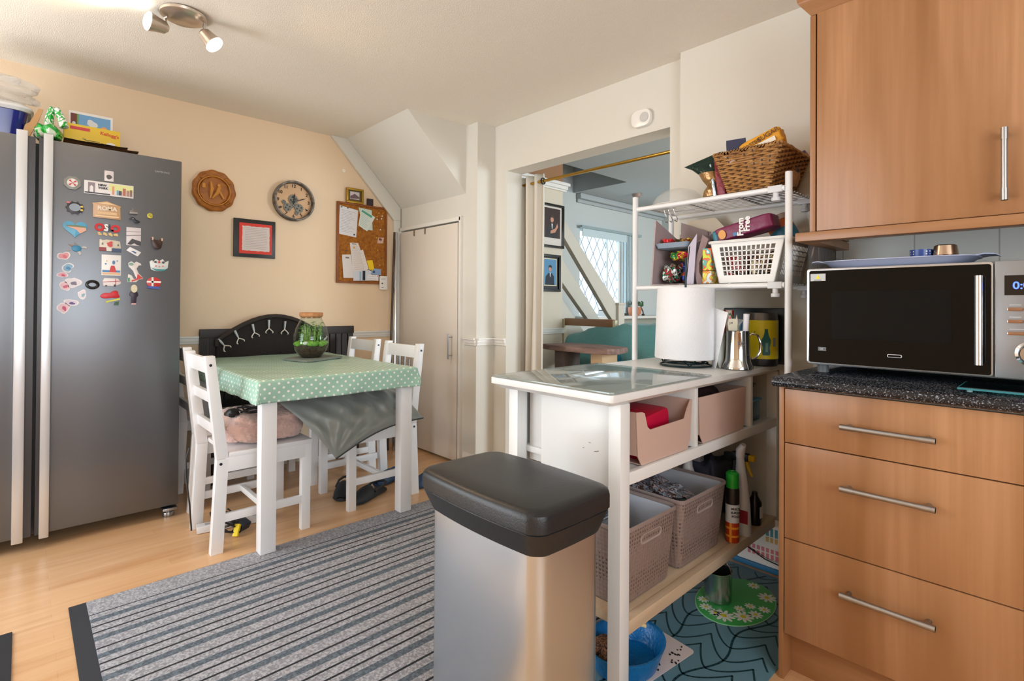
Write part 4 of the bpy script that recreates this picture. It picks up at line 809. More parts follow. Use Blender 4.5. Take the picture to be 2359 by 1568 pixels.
U = [[b.v(cush(i/n1, j/n2, 1)) for j in range(n2+1)] for i in range(n1+1)]
D_ = [[U[i][j] if i in (0, n1) or j in (0, n2) else b.v(cush(i/n1, j/n2, -1)) for j in range(n2+1)] for i in range(n1+1)]
for i in range(n1):
    for j in range(n2):
        b.f([U[i][j], U[i+1][j], U[i+1][j+1], U[i][j+1]]); b.f([D_[i][j], D_[i][j+1], D_[i+1][j+1], D_[i+1][j]])
edge = [cush(i/n1, 1, 0) for i in range(n1+1)]
o = thing('cushion', 'large grey satin cushion drooping from under the table', 'cushion', (-2.7, 1.25, .36))
b.build('cover', mat('grey_satin', '#7d8481', .36, sheen=.3), o, smooth=80)
MB().tube(edge, .004, 6).build('piping', mat('dark_piping', '#2f3433', .6), o)
# black cables lying on the pink cushion
rr = random.Random(9)
def tangle(name, label, c, r, n, rad, m, z0, seed, h=.03, cat='cable'):
    r_ = random.Random(seed); P = []
    for i in range(n):
        a = i*1.9+r_.uniform(-.4, .4); q = r*r_.uniform(.35, 1)
        P.append(Vector((c[0]+q*math.cos(a), c[1]+q*math.sin(a), z0+r_.uniform(0, h))))
    S_ = []
    for i in range(n-1):
        p0, p1, p2, p3 = P[max(i-1, 0)], P[i], P[i+1], P[min(i+2, n-1)]
        for k in range(6):
            t_ = k/6; S_.append(.5*((2*p1)+(-p0+p2)*t_+(2*p0-5*p1+4*p2-p3)*t_*t_+(-p0+3*p1-3*p2+p3)*t_**3))
    o = MB().tube(S_, rad, 6).build(name, m, smooth=80); return tag(o, label, cat)
cab = mat('cable_black', '#17171a', .5)
tangle('power_cable', 'tangled thin black cable lying on the pink cushion', (-2.68, .82, 0), .085, 12, .0035, cab, .598, 4)
tag(MB().blob(-2.72, -2.65, .69, .76, .585, .63, .2, 8, .8, 18, 12).build('charger_plug', cab), 'small black plug block on the pink cushion', 'plug')
# under the table: extension lead, adapters and their cables
t = thing('extension_lead', 'white multi-socket extension lead on the floor behind the chair legs', 'extension lead', (-2.9, .78, 0))
q = T(-2.88, .80, 0) @ RZ(80); MB(q).box(-.17, .17, -.028, .028, .002, .034).build('socket_block', mat('socket_white', '#dedfe2', .4), t, bevel=.004)
b = MB(q)
for i in range(4): b.box(-.135+.07*i, -.095+.07*i, -.016, .016, .033, .035)
b.build('socket_faces', mat('socket_grey', '#b3b5ba', .4), t)
MB(q).box(.13, .15, -.012, .012, .034, .040).build('switch', mat('switch_red', '#c23a30', .4), t)
tangle('adapter_cable', 'bundle of black adapter cables beside the extension lead', (-2.78, .735, 0), .075, 16, .0045, cab, .02, 12, .10)
tag(MB(T(-2.80, .79, .045) @ RZ(30) @ RY(25)).box(-.05, .05, -.03, .03, -.018, .018).build('power_adapter', mat('adapter_blue_black', '#28323f', .45), bevel=.005), 'dark power adapter lying in the cable bundle', 'adapter')
tag(MB(T(-2.735, .765, .03) @ RZ(50) @ RX(60)).box(-.012, .012, -.028, .028, -.008, .012).build('cable_tag', mat('tag_yellow', '#e8cf1d', .5), bevel=.003), 'bright yellow cable tag near the floor', 'tag')
tag(MB().tube([(-2.99, .615, .40), (-2.985, .60, .35), (-2.93, .59, .27), (-2.90, .60, .15), (-2.905, .61, .02)], .004, 6).build('hanging_cable', cab), 'single black cable hanging down behind the nearest chair', 'cable')
# shoes
def clog(label, x, y, rz, m, h=1):
    q = T(x, y, 0) @ RZ(rz); t = thing('clog', label, 'shoe', (x, y, 0), rz, 'rubber clogs under the table')
    def sec(yy, w, z0, z1, n=14): return [(w*math.cos(2*PI*i/n), yy, (z0+z1)/2+(z1-z0)/2*math.sin(2*PI*i/n)) for i in range(n)]
    MB(q).rings([sec(-.14, .026, .004, .022), sec(-.12, .040, .001, .030), sec(-.05, .042, .001, .026), (sec(.03, .048, .001, .028)), sec(.10, .047, .001, .026), sec(.135, .025, .004, .022)]).build('sole', m, t)
    b = MB(q)
    def arc(yy, w, z): return [(w*math.cos(PI*i/10), yy, .018+(z)*math.sin(PI*i/10)) for i in range(11)]
    A_ = [arc(.0, .046, .062), arc(.04, .049, .060), arc(.08, .047, .048), arc(.115, .038, .032), arc(.137, .02, .014)]
    V_ = [[b.v(p) for p in r] for r in A_]; V2 = [[b.v((p[0]*.9, p[1]-.001, .016+(p[2]-.016)*.88)) for p in r] for r in A_]
    for i in range(4):
        for j in range(10): b.f([V_[i][j], V_[i+1][j], V_[i+1][j+1], V_[i][j+1]]); b.f([V2[i][j], V2[i][j+1], V2[i+1][j+1], V2[i+1][j]])
    for j in range(10): b.f([V_[0][j], V_[0][j+1], V2[0][j+1], V2[0][j]])
    b.build('upper', m, t)
    MB(q).tube([(.045, 0, .045), (.043, -.08, .055), (.025, -.13, .058), (0, -.142, .058), (-.025, -.13, .058), (-.043, -.08, .055), (-.045, 0, .045)], .007, 6).build('heel_strap', m, t)
cl = mat('clog_black', '#1d2126', .55); cb_ = mat('clog_blue', '#1c3a5c', .55)
clog('black clog with open heel nearest the camera', -2.77, 1.475, 205, cl)
clog('black clog lying left of its pair', -2.93, 1.40, 235, cl)
clog('navy blue clog by the right front table leg', -2.74, 1.87, 190, cb_)
clog('navy blue clog further left behind the table leg', -2.95, 1.72, 200, cb_)

# ---------------------------------------------------------------- pedal bin
t = thing('pedal_bin', 'tall brushed steel bin with black lid in front of the island', 'bin', (-.935, .88, 0))
def outl(x0, x1, y0, y1, r, bow, n=5):
    o_ = []; pts = rrect(x0, x1, y0, y1, r, n); cx, cy = (x0+x1)/2, (y0+y1)/2
    P = []
    for i in range(len(pts)):
        a, c = pts[i], pts[(i+1) % len(pts)]; d = math.hypot(c[0]-a[0], c[1]-a[1]); k = 8 if d > .05 else 1
        for q in range(k): P.append((a[0]+(c[0]-a[0])*q/k, a[1]+(c[1]-a[1])*q/k))
    for x, y in P:
        fx = 1-((x-cx)/((x1-x0)/2))**2; fy = 1-((y-cy)/((y1-y0)/2))**2
        o_.append((x + math.copysign(bow*.35*max(fy, 0), x-cx)*(abs(x-cx) > (x1-x0)/2-.002), y + math.copysign(bow*max(fx, 0), y-cy)*(abs(y-cy) > (y1-y0)/2-.002)))
    return o_
def sc(P, k, cx=-.935, cy=.88): return [(cx+(x-cx)*k, cy+(y-cy)*k) for x, y in P]
bx = outl(-1.128, -.745, .775, .99, .03, .012); lx = outl(-1.152, -.722, .752, 1.012, .032, .014)
MB().rings([[(x, y, z) for x, y in sc(bx, k)] for z, k in ((.03, .97), (.04, 1), (.61, 1))]).build('steel_body', steel_mat('bin_steel', '#cdd6de', .30, 2, .95), t)
MB().rings([[(x, y, z) for x, y in sc(bx, k)] for z, k in ((.0, 1.0), (.025, 1.01), (.035, 1.0))]).build('base', black_plastic, t)
bl = mat('bin_lid_black', '#1b1e21', .38, bump=(300, .08))
MB().rings([[(x, y, z) for x, y in sc(P, k)] for P, z, k in ((bx, .600, 1.015), (bx, .605, 1.03), (lx, .652, .985), (lx, .655, .97))]).build('rim_collar', bl, t)
MB().rings([[(x, y, z) for x, y in sc(lx, k)] for z, k in ((.655, .99), (.657, 1.0), (.683, 1.0), (.692, .99), (.698, .955), (.7015, .88), (.7025, .5))]).build('lid', bl, t)
MB().box(-.98, -.90, .735, .80, .008, .02).build('pedal', black_plastic, t, bevel=.004)

# ---------------------------------------------------------------- base units, worktop
def handle(parent, p0, p1, out):
    p0, p1, out = Vector(p0), Vector(p1), Vector(out); b = MB(); d = (p1-p0).normalized()
    b.tube([p0+out, p1+out], .0072, 16); a = p0+d*.016; c = p1-d*.016
    for q in (a, c): b.tube([q-d*.016+out*1.0, q+d*.016+out*1.0], .0082, 14)
    for q in (a, c):
        w = Vector((0, 0, 1)).cross(out).normalized() if abs(d.z) < .5 else d
        b.tube([q, q+out], .0062, 10)
    return b.build('handle', brushed, parent)
t = thing('drawer_unit', 'wood-effect base unit with three drawers under the microwave', 'kitchen cabinet', (-.33, 1.98, 0))
MB().box(-.602, -.588, 1.682, 2.34, 0, .878).build('side_panel', cabz, t, bevel=.001)
MB().box(-.588, -.06, 1.705, 2.34, .14, .878).build('carcass', mat('carcass_white', '#cfc6b8', .6), t)
MB().box(-.588, -.06, 1.745, 1.76, .0, .14).build('plinth', cabx, t)
for z0, z1, hz in ((.714, .874, .79), (.428, .711, .62), (.142, .425, .328)):
    dw = MB().box(-.585, -.070, 1.680, 1.704, z0, z1).build('drawer', cabz, t, bevel=.0015)
    handle(dw, (-.432, 1.680, hz), (-.225, 1.680, hz), (0, -.030, 0))
t = thing('base_cabinet', 'wood-effect base cabinet cut off by the right photo edge', 'kitchen cabinet', (.25, 1.98, 0))
MB().box(-.055, .55, 1.705, 2.34, .14, .878).build('carcass', MC['carcass_white'], t)
MB().box(-.055, .55, 1.745, 1.76, .0, .14).build('plinth', cabx, t)
dw = MB().box(-.064, .53, 1.680, 1.704, .142, .874).build('door', cabz, t, bevel=.0015); handle(dw, (.46, 1.68, .62), (.46, 1.68, .82), (0, -.03, 0))
b = MB(); b.rings([[(x, y, z) for y, z in ((1.652, .888), (1.650, .894), (1.652, .902), (1.660, .909), (2.349, .909), (2.349, .881), (1.660, .881))] for x in (-.612, 1.8)])
tag(b.build('worktop', speckle_mat(), smooth=50), 'glossy black speckled worktop carrying the microwave', 'worktop')
# wall cabinet
t = thing('wall_cabinet', 'wood-effect wall cabinet above the microwave', 'kitchen cabinet', (-.25, 2.15, 1.34))
MB().box(-.602, -.585, 1.952, 2.358, 1.375, 2.11).build('side_panel', cabz, t, bevel=.001)
MB().box(-.585, .30, 1.975, 2.358, 1.385, 2.11).build('carcass', MC['carcass_white'], t)
dw = MB().box(-.580, -.062, 1.948, 1.970, 1.376, 2.112).build('door', cabz, t, bevel=.002); handle(dw, (-.117, 1.948, 1.41), (-.117, 1.948, 1.605), (0, -.032, 0))
MB().box(-.058, .30, 1.948, 1.970, 1.376, 2.112).build('door', cabz, t, bevel=.002)
MB().box(-.640, .30, 1.925, 1.985, 1.342, 1.372).box(-.640, -.585, 1.985, 2.358, 1.342, 1.372).build('pelmet', cabx, t, bevel=.004)
b = MB(); b.rings([[(x-d, y, z) for y, z, d in ((1.955, 2.112, 0), (1.925, 2.155, .035), (1.925, 2.180, .038), (2.355, 2.180, .038), (2.355, 2.112, 0))] if x < 0 else [(x, y, z) for y, z in ((1.955, 2.112), (1.925, 2.155), (1.925, 2.180), (2.355, 2.180), (2.355, 2.112))] for x in (-.600, .30)])
b.build('cornice', cabx, t, bevel=.002)
# microwave
t = thing('microwave', 'silver framed microwave with black glass door', 'microwave', (-.25, 2.02, .91))
ms = mat('microwave_silver', '#8d9094', .33, .7)
MB().box(-.578, .075, 1.872, 2.24, .935, 1.243).build('casing', ms, t, bevel=.006)
b = MB(FB(1.872)); b.prism(rrect(-.579, -.134, .940, 1.243, .008), 0, .022); dr = b.build('door', mat('door_trim_silver', '#b5b6b7', .25, .8), t, bevel=.004)
MB(FB(1.85)).prism(rrect(-.571, -.138, .9445, 1.236, .006), 0, .0015).build('door_glass', mat('black_glass', '#050607', .06, spec=.18), dr)
MB(FB(1.848)).prism(rect(-.507, -.218, 1.022, 1.170), 0, .0006).build('viewing_window', mat('window_dark', '#0a0d0f', .12, spec=.15), dr)
b = MB(FB(1.848)); b.cyl((-.160, .972, .032), (-.160, 1.205, .032), .0085, 20); b.cyl((-.160, .992, 0), (-.160, .992, .032), .004, 10).cyl((-.160, 1.182, 0), (-.160, 1.182, .032), .004, 10); b.build('handle', mat('handle_bright', '#c3c5c7', .22, .9), dr)
MB(FB(1.848)).prism(rect(-.567, -.524, 1.203, 1.226), 0, .001).build('warning_sticker', mat('sticker_grey', '#a9abaa', .4, .3), dr)
MB(FB(1.8468)).prism([(-.552, 1.210), (-.539, 1.210), (-.5455, 1.222)], 0, .0004).build('warning_triangle', mat('warning_yellow', '#e3d114', .5), dr)
MB(FB(1.8468)).prism(rect(-.556, -.535, 1.205, 1.2068), 0, .0004).build('sticker_print', ink, dr)
o_ = MB(FB(1.848)); o_.prism(rrect(-.363, -.328, .975, .984, .003), 0, .0006); o_.build('logo_plate', mat('logo_white', '#c9ccce', .3), dr)
MB(FB(1.8472)).prism(rrect(-.361, -.330, .9765, .9825, .002), 0, .0006).build('logo_inner', mat('black_glass', '#050607'), dr)
MB(FB(1.848)).prism(rect(-.545, -.522, .982, .994), 0, .0005).build('rating_mark', mat('mark_grey', '#5c6064', .5), dr)
text('DE', .008, FB(1.847) @ T(-.535, .988, 0), mat('logo_white', '#c9ccce'), dr, ext=.0002)
cp = MB(FB(1.872)).prism(rect(-.131, .075, .940, 1.243), 0, .020).build('control_panel', ms, t, bevel=.002)
MB(FB(1.852)).prism(rect(-.113, .040, 1.154, 1.205), 0, .001).build('display', mat('display_black', '#04050a', .1), cp)
text('0:00', .027, FB(1.8508) @ T(-.098, 1.178, 0), mat('display_blue', '#2030ff', .5, emis=('#3a55ff', 5)), cp, name='display_digits', align='LEFT', bold=.0004, ext=.0002)
for z, xs in ((1.118, ((-.108, -.078), (-.074, -.04), (-.036, 0))), (1.087, ((-.108, -.078), (-.074, -.04), (-.036, 0))), (1.056, ((-.108, -.045), (-.04, 0)))):
    for x0, x1 in xs: MB(FB(1.852)).prism(rrect(x0, x1, z-.0045, z+.0045, .004, 4), 0, .005).build('button', mat('button_chrome', '#a58b7c', .15, .95), cp, bevel=.0015)
    b = MB(FB(1.852))
    for x0, x1 in xs: b.prism(rect(x0+.004, x1-.004, z+.010, z+.0116), 0, .0004)
    b.build('button_print', mat('print_pale', '#b8bcc0', .6), cp)
b = MB(FB(1.852)); b.lathe([(.032, 0), (.032, .004), (.026, .006), (.024, .024), (.021, .028)], (-.062, 1.006, 0), 40); b.build('dial', mat('dial_chrome', '#b7b5b4', .08, 1), cp)
for x, y in ((-.545, 1.90), (.04, 1.90), (-.545, 2.2), (.04, 2.2)): MB().cyl((x, y, .9105), (x, y, .936), .016, 16).build('foot', mat('foot_grey', '#5f666a', .5), t)
t = thing('glass_cutting_board', 'teal-edged glass board on the worktop under the microwave', 'board', (-.02, 1.83, .91))
MB().box(-.19, .22, 1.72, 1.885, .9165, .9205).build('glass_sheet', glass('board_glass', '#a8e0e4', .12), t)
b = MB(); b.box(-.191, .221, 1.7185, 1.7205, .9162, .9208).box(-.192, -.190, 1.72, 1.885, .9162, .9208); b.build('edge', mat('teal_edge', '#3e8f98', .2, alpha=.8), t)
for x in (-.17, .20): MB().cyl((x, 1.74, .9095), (x, 1.74, .9165), .006, 10).build('foot', mat('clear_foot', '#a8c4c6', .3), t)
# things on the microwave
t = thing('serving_tray', 'pale blue plastic tray with two lipped ends on the microwave', 'tray', (-.37, 1.99, 1.2445))
tr = mat('pale_blue_plastic', '#a9b4d2', .35)
def trf(k, z): return [(-.365+(.185*k)*math.copysign(abs(math.cos(a))**.5, math.cos(a)), 1.99+.115*k*math.copysign(abs(math.sin(a))**.5, math.sin(a)), z) for a in [2*PI*i/48 for i in range(48)]]
MB().rings([trf(.86, 1.2445), trf(.90, 1.247), trf(1.0, 1.262), trf(1.06, 1.2655), trf(1.06, 1.2675), trf(.99, 1.265), trf(.88, 1.249), trf(.2, 1.248)]).build('tray_body', tr, t)
for s in (-1, 1): MB(T(-.365, 1.99, 1.266)).rings([[(s*(.186+d), y*w, .0+z+q) for y, q in ((-.06, 0), (.06, 0), (.06, .003), (-.06, .003))] for d, w, z in ((0, 1, 0), (.022, .95, .004), (.042, .7, .003), (.050, .35, -.001))]).build('tray_handle', tr, t, bevel=.001)
tag(MB().box(-.52, -.31, 2.03, 2.08, 1.2515, 1.2755).build('flat_case', mat('matt_black', '#15161a', .4), bevel=.003), 'flat black case lying in the blue tray', 'case')
tag(MB().lathe([(.009, 1.2755), (.010, 1.283), (.006, 1.284)], (-.497, 2.05, 0), 16).build('silver_disc', chrome), 'tiny silver disc standing on the black case', 'ornament')
tag(MB().lathe([(.024, 1.250), (.027, 1.252), (.028, 1.295), (.0265, 1.295), (.024, 1.255), (.002, 1.254)], (-.305, 1.985, 0), 28).build('patterned_tin', dots_mat('blue_spotted_tin', '#23438c', '#d8d9d8', 130, .28, .3)), 'small blue spotted tin standing in the tray', 'tin')
t = thing('steel_ramekin', 'round polished steel pot beside the spotted tin', 'pot', (-.248, 1.99, 1.25))
MB().lathe([(.024, 1.250), (.030, 1.253), (.031, 1.272), (.029, 1.274), (.031, 1.276), (.027, 1.303), (.022, 1.306)], (-.248, 1.985, 0), 32).build('bowl', mat('warm_steel', '#b39c88', .2, .95), t)
# ---------------------------------------------------------------- kitchen island
iw = mat('island_white', '#e1e3e2', .32); 
t = thing('kitchen_island', 'white painted kitchen island with drawers compartments and low shelf', 'kitchen island', (-1.07, 1.72, 0))
b = MB(); b.rings([[(x, y, z) for x, y in rrect(-1.325-d, -.828+d, 1.145-d, 2.356, .012)] for z, d in ((.846, -.022), (.852, -.016), (.860, 0), (.880, 0))]); b.build('tabletop', iw, t, bevel=.001)
for x0 in (-1.295, -.885):
    for y0, y1_ in ((1.205, 1.25), (2.328, 2.356)): MB().box(x0, x0+.042 if x0 < -1 else -.843, y0, y1_, 0, .847).build('leg', iw, t, bevel=.003)
b = MB(); b.box(-1.17, -.885, 1.232, 1.248, .60, .847).box(-1.253, -1.17, 1.262, 1.272, .60, .847); b.build('end_panel', iw, t, bevel=.002)
MB().box(-1.285, -.850, 1.25, 2.327, .628, .648).box(-.862, -.843, 1.25, 2.327, .617, .652).build('middle_shelf', iw, t, bevel=.001)
for y in (1.635, 2.08): MB().box(-1.27, -.850, y, y+.022, .652, .846).build('divider', iw, t, bevel=.001)
MB().box(-1.285, -1.275, 1.25, 2.327, .30, .846).build('back_panel', iw, t)
MB().box(-1.285, -.860, 1.235, 2.327, .212, .235).box(-.868, -.843, 1.25, 2.327, .198, .237).build('lower_shelf', mat('shelf_pine', '#cdb89c', .4, var=((30, 3, 30), '#b9a184', .2)), t, bevel=.001)
b = MB(); b.prism([(-1.318, 1.150), (-.842, 1.150), (-.833, 1.160), (-.833, 1.72), (-1.318, 1.72)], .8815, .887)
tag(b.build('glass_sheet', mat('table_glass', '#9aa8a4', .03, coat=1.0, alpha=.55, spec=.9), bevel=.001), 'clear glass sheet lying on the near half of the island top', 'glass sheet')
b = MB(FB(1.232)); b.prism([(-.975, .712), (-.968, .714), (-.968, .7155), (-.975, .7135)], 0, .0006).prism([(-.998, .693), (-.992, .695), (-.992, .6965), (-.998, .6945)], 0, .0006).prism([(-.955, .690), (-.938, .695), (-.938, .697), (-.955, .692)], 0, .0006)
b.build('scuff_marks', mat('scuff', '#6b5f58', .8), [o for o in C.objects if o.name == 'kitchen_island'][0])
# pull-out boxes in the compartments
pk = mat('blush_plastic', '#c9ada0', .45)
def storage(label, y0, y1, notch):
    t = thing('storage_box', label, 'storage box', (-.95, (y0+y1)/2, .652), 0, 'blush plastic boxes in the island compartments'); z0, z1 = .6535, .812
    X = -.853; ins = .03
    if notch: pts = [(y0+ins, z0), (y1-ins, z0), (y1-.012, z0+.03), (y1, z1), (y1-.012, z1), (y1-.035, z1-.03), (y1-.05, z1-.056), (y0+.075, z1-.060), (y0+.060, z1-.05), (y0+.045, z1-.008), (y0+.03, z1-.002), (y0, z1), (y0+.01, z0+.03)]
    else: pts = [(y0+ins, z0), (y1-ins, z0), (y1-.012, z0+.03), (y1, z1), (y0, z1), (y0+.01, z0+.03)]
    MB(FA(X-.003)).prism(pts, 0, .003).build('front_wall', pk, t)
    MB(FA(-1.20)).prism(pts[:4]+[(y0, z1), (y0+.01, z0+.03)], 0, .003).build('rear_wall', pk, t)
    b = MB(); 
    for ya, yb, yc in ((y0, y0+.010, y0+ins), (y1, y1-.012, y1-ins)):
        s = .0025 if ya == y0 else -.0025
        b.hexa([(-1.198, yb, z0+.03), (X-.004, yb, z0+.03), (X-.004, yb+s, z0+.03), (-1.198, yb+s, z0+.03)], [(-1.198, ya, z1), (X-.004, ya, z1), (X-.004, ya+s, z1), (-1.198, ya+s, z1)])
    b.box(-1.198, X-.003, y0+ins, y1-ins, z0, z0+.003); b.build('box_body', pk, t)
    return t
storage('blush plastic box with a cut-out front holding red things', 1.295, 1.622, True)
storage('blush plastic box with a plain full front next to the cut-out one', 1.668, 2.045, False)
tag(MB(T(-.98, 1.455, .70) @ RX(6)).box(-.09, .09, -.10, .10, -.045, .085).build('red_pouch', mat('crimson_plastic', '#c20f3c', .35), bevel=.02), 'crimson red pouch inside the cut-out blush box', 'pouch')
tag(MB(FA(-.888)).prism([(1.365, .752), (1.395, .758), (1.393, .778), (1.37, .765)], 0, .002).build('gold_label', mat('gold_label', '#cfa45c', .5)), 'small gold label on the red pouch', 'label')
tag(MB().blob(-1.12, -.90, 1.72, 2.0, .66, .828, .1, 22, .5).build('dark_bag', mat('dark_maroon_cloth', '#2b1518', .8)), 'dark maroon bag inside the plain blush box', 'bag')
t = thing('storage_tub', 'clear blue tub with lid in the darkest island compartment', 'tub', (-1.0, 2.18, .652))
MB().box(-1.15, -.875, 2.112, 2.24, .6535, .735).build('tub', mat('clear_blue', '#1b6f92', .15, alpha=.8), t, bevel=.01)
MB().box(-1.155, -.870, 2.108, 2.244, .735, .744).build('lid', mat('lid_blue', '#1f86bb', .3), t, bevel=.003)
tag(MB().blob(-1.12, -.88, 2.115, 2.24, .745, .832, .2, 31, .6).build('dark_packet', patch_mat('dark_green_foil', ['#10130f', '#23301f', '#3c4a34', '#0d1013'], 30, .3)), 'dark green foil packet on top of the clear blue tub', 'packet')
# lower shelf baskets
wv = dots_mat('woven_plastic_taupe', '#8d7b74', '#5a4c48', 78, .26, .5, .6); wl = dots_mat('woven_plastic_inside', '#b9bcc4', '#4b4f58', 62, .17, .5)
def pbasket(label, y0, y1, x0=-1.24, x1=-.868, z0=.2385, z1=.475, dz=0):
    t = thing('storage_basket', label, 'basket', ((x0+x1)/2, (y0+y1)/2, z0), 0, 'taupe woven-look plastic baskets')
    def rg(k, z, inset=0): return [((x0+x1)/2+(x-(x0+x1)/2)*k, (y0+y1)/2+(y-(y0+y1)/2)*k, z) for x, y in rrect(x0+inset, x1-inset, y0+inset, y1-inset, .022)]
    MB().rings([rg(.86, z0), rg(.88, z0+.01), rg(.985, z1-.012)], caps=False).build('outer_wall', wv, t)
    MB().rings([rg(.96, z1-.010, .004), rg(.86, z0+.008, .004), rg(.3, z0+.007, .004)], caps=False).build('inner_wall', wl, t)
    b = MB(); b.rings([rg(.985, z1-.014), rg(1.0, z1-.012), rg(1.0, z1-.004), rg(.985, z1), rg(.965, z1-.003), rg(.965, z1-.012)], closed=True); b.build('rim', mat('basket_rim', '#8f7f79', .5), t)
    yc = (y0+y1)/2; X = x1+.0; zc = z1-.055
    sl_ = (x1-x0)/2*.105/(z1-z0)
    q = FA(x1-.0155); b = MB(q)
    P = rrect(yc-.055, yc+.055, zc-.013, zc+.013, .012)
    b.tube([(a, c, .006+.02*(c-zc)) for a, c in P], .0045, 8, closed=True); b.build('handle_rim', mat('handle_pale', '#a59792', .5), t)
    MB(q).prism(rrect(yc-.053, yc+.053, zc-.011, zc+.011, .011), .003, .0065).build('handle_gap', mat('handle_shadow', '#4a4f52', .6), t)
    return t
pbasket('nearest taupe plastic basket on the lower island shelf', 1.262, 1.565)
pbasket('taupe plastic basket behind the nearest one, piled with packets', 1.592, 1.925)
tag(MB().blob(-1.18, -.93, 1.64, 1.87, .40, .468, .3, 41, .7, 44, 20).build('plastic_packets', patch_mat('packet_mix', ['#c7c9d4', '#8e9aa8', '#5b4030', '#d7c3c8'], 34, .2)), 'crinkly clear and brown packets filling the second basket', 'packets')
tag(MB().blob(-1.21, -1.05, 1.36, 1.52, .30, .475, .25, 42, .7).build('plastic_bottle', patch_mat('grey_bottle', ['#c3cad2', '#a7b0ba', '#59626c', '#dfe3e8'], 18, .2)), 'crumpled grey bag standing in the nearest basket', 'bag')
Z0 = .2375
t = thing('aerosol_can', 'aerosol polish can with green cap and orange base', 'aerosol', (-.868, 1.962, Z0))
def cyl(parent, nm, x, y, prof, m, n=28): return MB().lathe(prof, (x, y, 0), n).build(nm, m, parent)
X, Y = -.868, 1.962
cyl(t, 'lower_can', X, Y, [(.022, Z0), (.0245, Z0+.004), (.0245, Z0+.075)], grid_mat('orange_label', '#b3380f', '#e89a2c', 5, .03, .008, (0, 2), .35, (0, .3)))
cyl(t, 'white_label', X, Y, [(.0246, Z0+.075), (.0246, Z0+.142)], mat('label_white', '#cfd6dc', .4))
cyl(t, 'dark_band', X, Y, [(.0247, Z0+.142), (.0247, Z0+.192), (.022, Z0+.205)], mat('band_black', '#1d1516', .4))
cyl(t, 'cap', X, Y, [(.0225, Z0+.19), (.023, Z0+.255), (.015, Z0+.262), (.013, Z0+.252)], mat('cap_green', '#1c9a2c', .35))
q = T(X+.0165, Y-.0190, Z0+.112) @ RZ(40) @ Matrix(((1, 0, 0, 0), (0, 0, -1, 0), (0, 1, 0, 0), (0, 0, 0, 1)))
for i, s in enumerate(('MULTI', 'SURFACE', 'POLISH')): text(s[:5], .011, q @ T(.004, .016-.014*i, 0), mat('enamel_2a2a2e', '#2a2a2e'), t, bold=.0003)
t = thing('spray_bottle', 'tall grey-white spray bottle with curved neck', 'bottle', (-.862, 2.05, Z0)); X, Y = -.866, 2.052
pb = mat('bottle_grey_white', '#c2c5ca', .35)
MB().rings([[(X+.030*k*math.cos(2*PI*i/20)+dx, Y+.024*k*math.sin(2*PI*i/20), z) for i in range(20)] for z, k, dx in ((Z0, 1.0, 0), (Z0+.01, 1.05, 0), (Z0+.12, .95, -.002), (Z0+.20, .78, -.006), (Z0+.26, .60, -.010), (Z0+.30, .48, -.012))]).build('bottle_body', pb, t)
b = MB(); b.tube([(X-.012, Y, Z0+.295), (X-.010, Y, Z0+.325), (X+.004, Y-.006, Z0+.348)], [.016, .017, .010], 14); b.build('nozzle', mat('nozzle_pale', '#d4d2d6', .4), t)
MB().rings([[(X+.028*math.cos(a)+.0, Y-.0235, z) for a in (0, 1)] + [(X-.01, Y-.0245, z)] for z in (Z0+.05, Z0+.10)]).build('red_label', mat('label_crimson', '#8d2438', .4), t)
t = thing('trigger_spray', 'black and yellow trigger spray bottle behind the grey one', 'bottle', (-.90, 2.12, Z0)); X, Y = -.93, 2.13
cyl(t, 'bottle_body', X, Y, [(.032, Z0), (.034, Z0+.01), (.034, Z0+.16), (.016, Z0+.21), (.014, Z0+.26)], mat('bottle_dark', '#23221f', .35))
b = MB(); b.box(X-.016, X+.055, Y-.014, Y+.014, Z0+.262, Z0+.292).box(X-.045, X-.01, Y-.012, Y+.012, Z0+.25, Z0+.285); b.build('spray_head', mat('head_black', '#1d1e22', .4), t, bevel=.005)
MB().box(X+.055, X+.078, Y-.013, Y+.013, Z0+.266, Z0+.290).build('nozzle', mat('nozzle_yellow', '#c7a418', .4), t, bevel=.003)
MB().tube([(X+.045, Y, Z0+.262), (X+.052, Y, Z0+.235), (X+.066, Y, Z0+.205)], [.008, .007, .005], 8).build('trigger', MC['nozzle_yellow'], t)
tag(MB().blob(-1.10, -.96, 2.02, 2.24, Z0+.001, .50, .1, 51, .4).build('carrier_bag', mat('navy_grey_fabric', '#3e4252', .7)), 'navy and grey zipped bag at the far end of the low shelf', 'bag')
t = thing('black_bottle', 'short black bottle with small white label on the low shelf', 'bottle', (-.885, 2.15, Z0)); X, Y = -.875, 2.185
cyl(t, 'bottle_body', X, Y, [(.024, Z0), (.026, Z0+.008), (.026, Z0+.09), (.012, Z0+.115), (.010, Z0+.13)], mat('bottle_black', '#101113', .3)); MB(FA(X+.0255)).prism(rect(Y-.014, Y+.014, Z0+.03, Z0+.075), 0, .001).build('label', paper, t)
t = thing('cleaner_bottle', 'white trigger spray with grey head behind the baskets', 'bottle', (-1.05, 1.97, Z0)); X, Y = -1.05, 1.965
cyl(t, 'bottle_body', X, Y, [(.04, Z0), (.042, Z0+.01), (.040, Z0+.18), (.018, Z0+.24), (.016, Z0+.27)], mat('bottle_white', '#dcdad6', .4)); 
b = MB(); b.rings([[(x, Y+y, z) for y, z in ((-.016, Z0+.27), (.016, Z0+.27), (.016, Z0+zt), (-.016, Z0+zt))] for x, zt in ((X-.05, .285), (X-.02, .315), (X+.03, .318), (X+.06, .30))]); b.build('spray_head', mat('head_grey', '#6f6a6c', .45), t, bevel=.003)
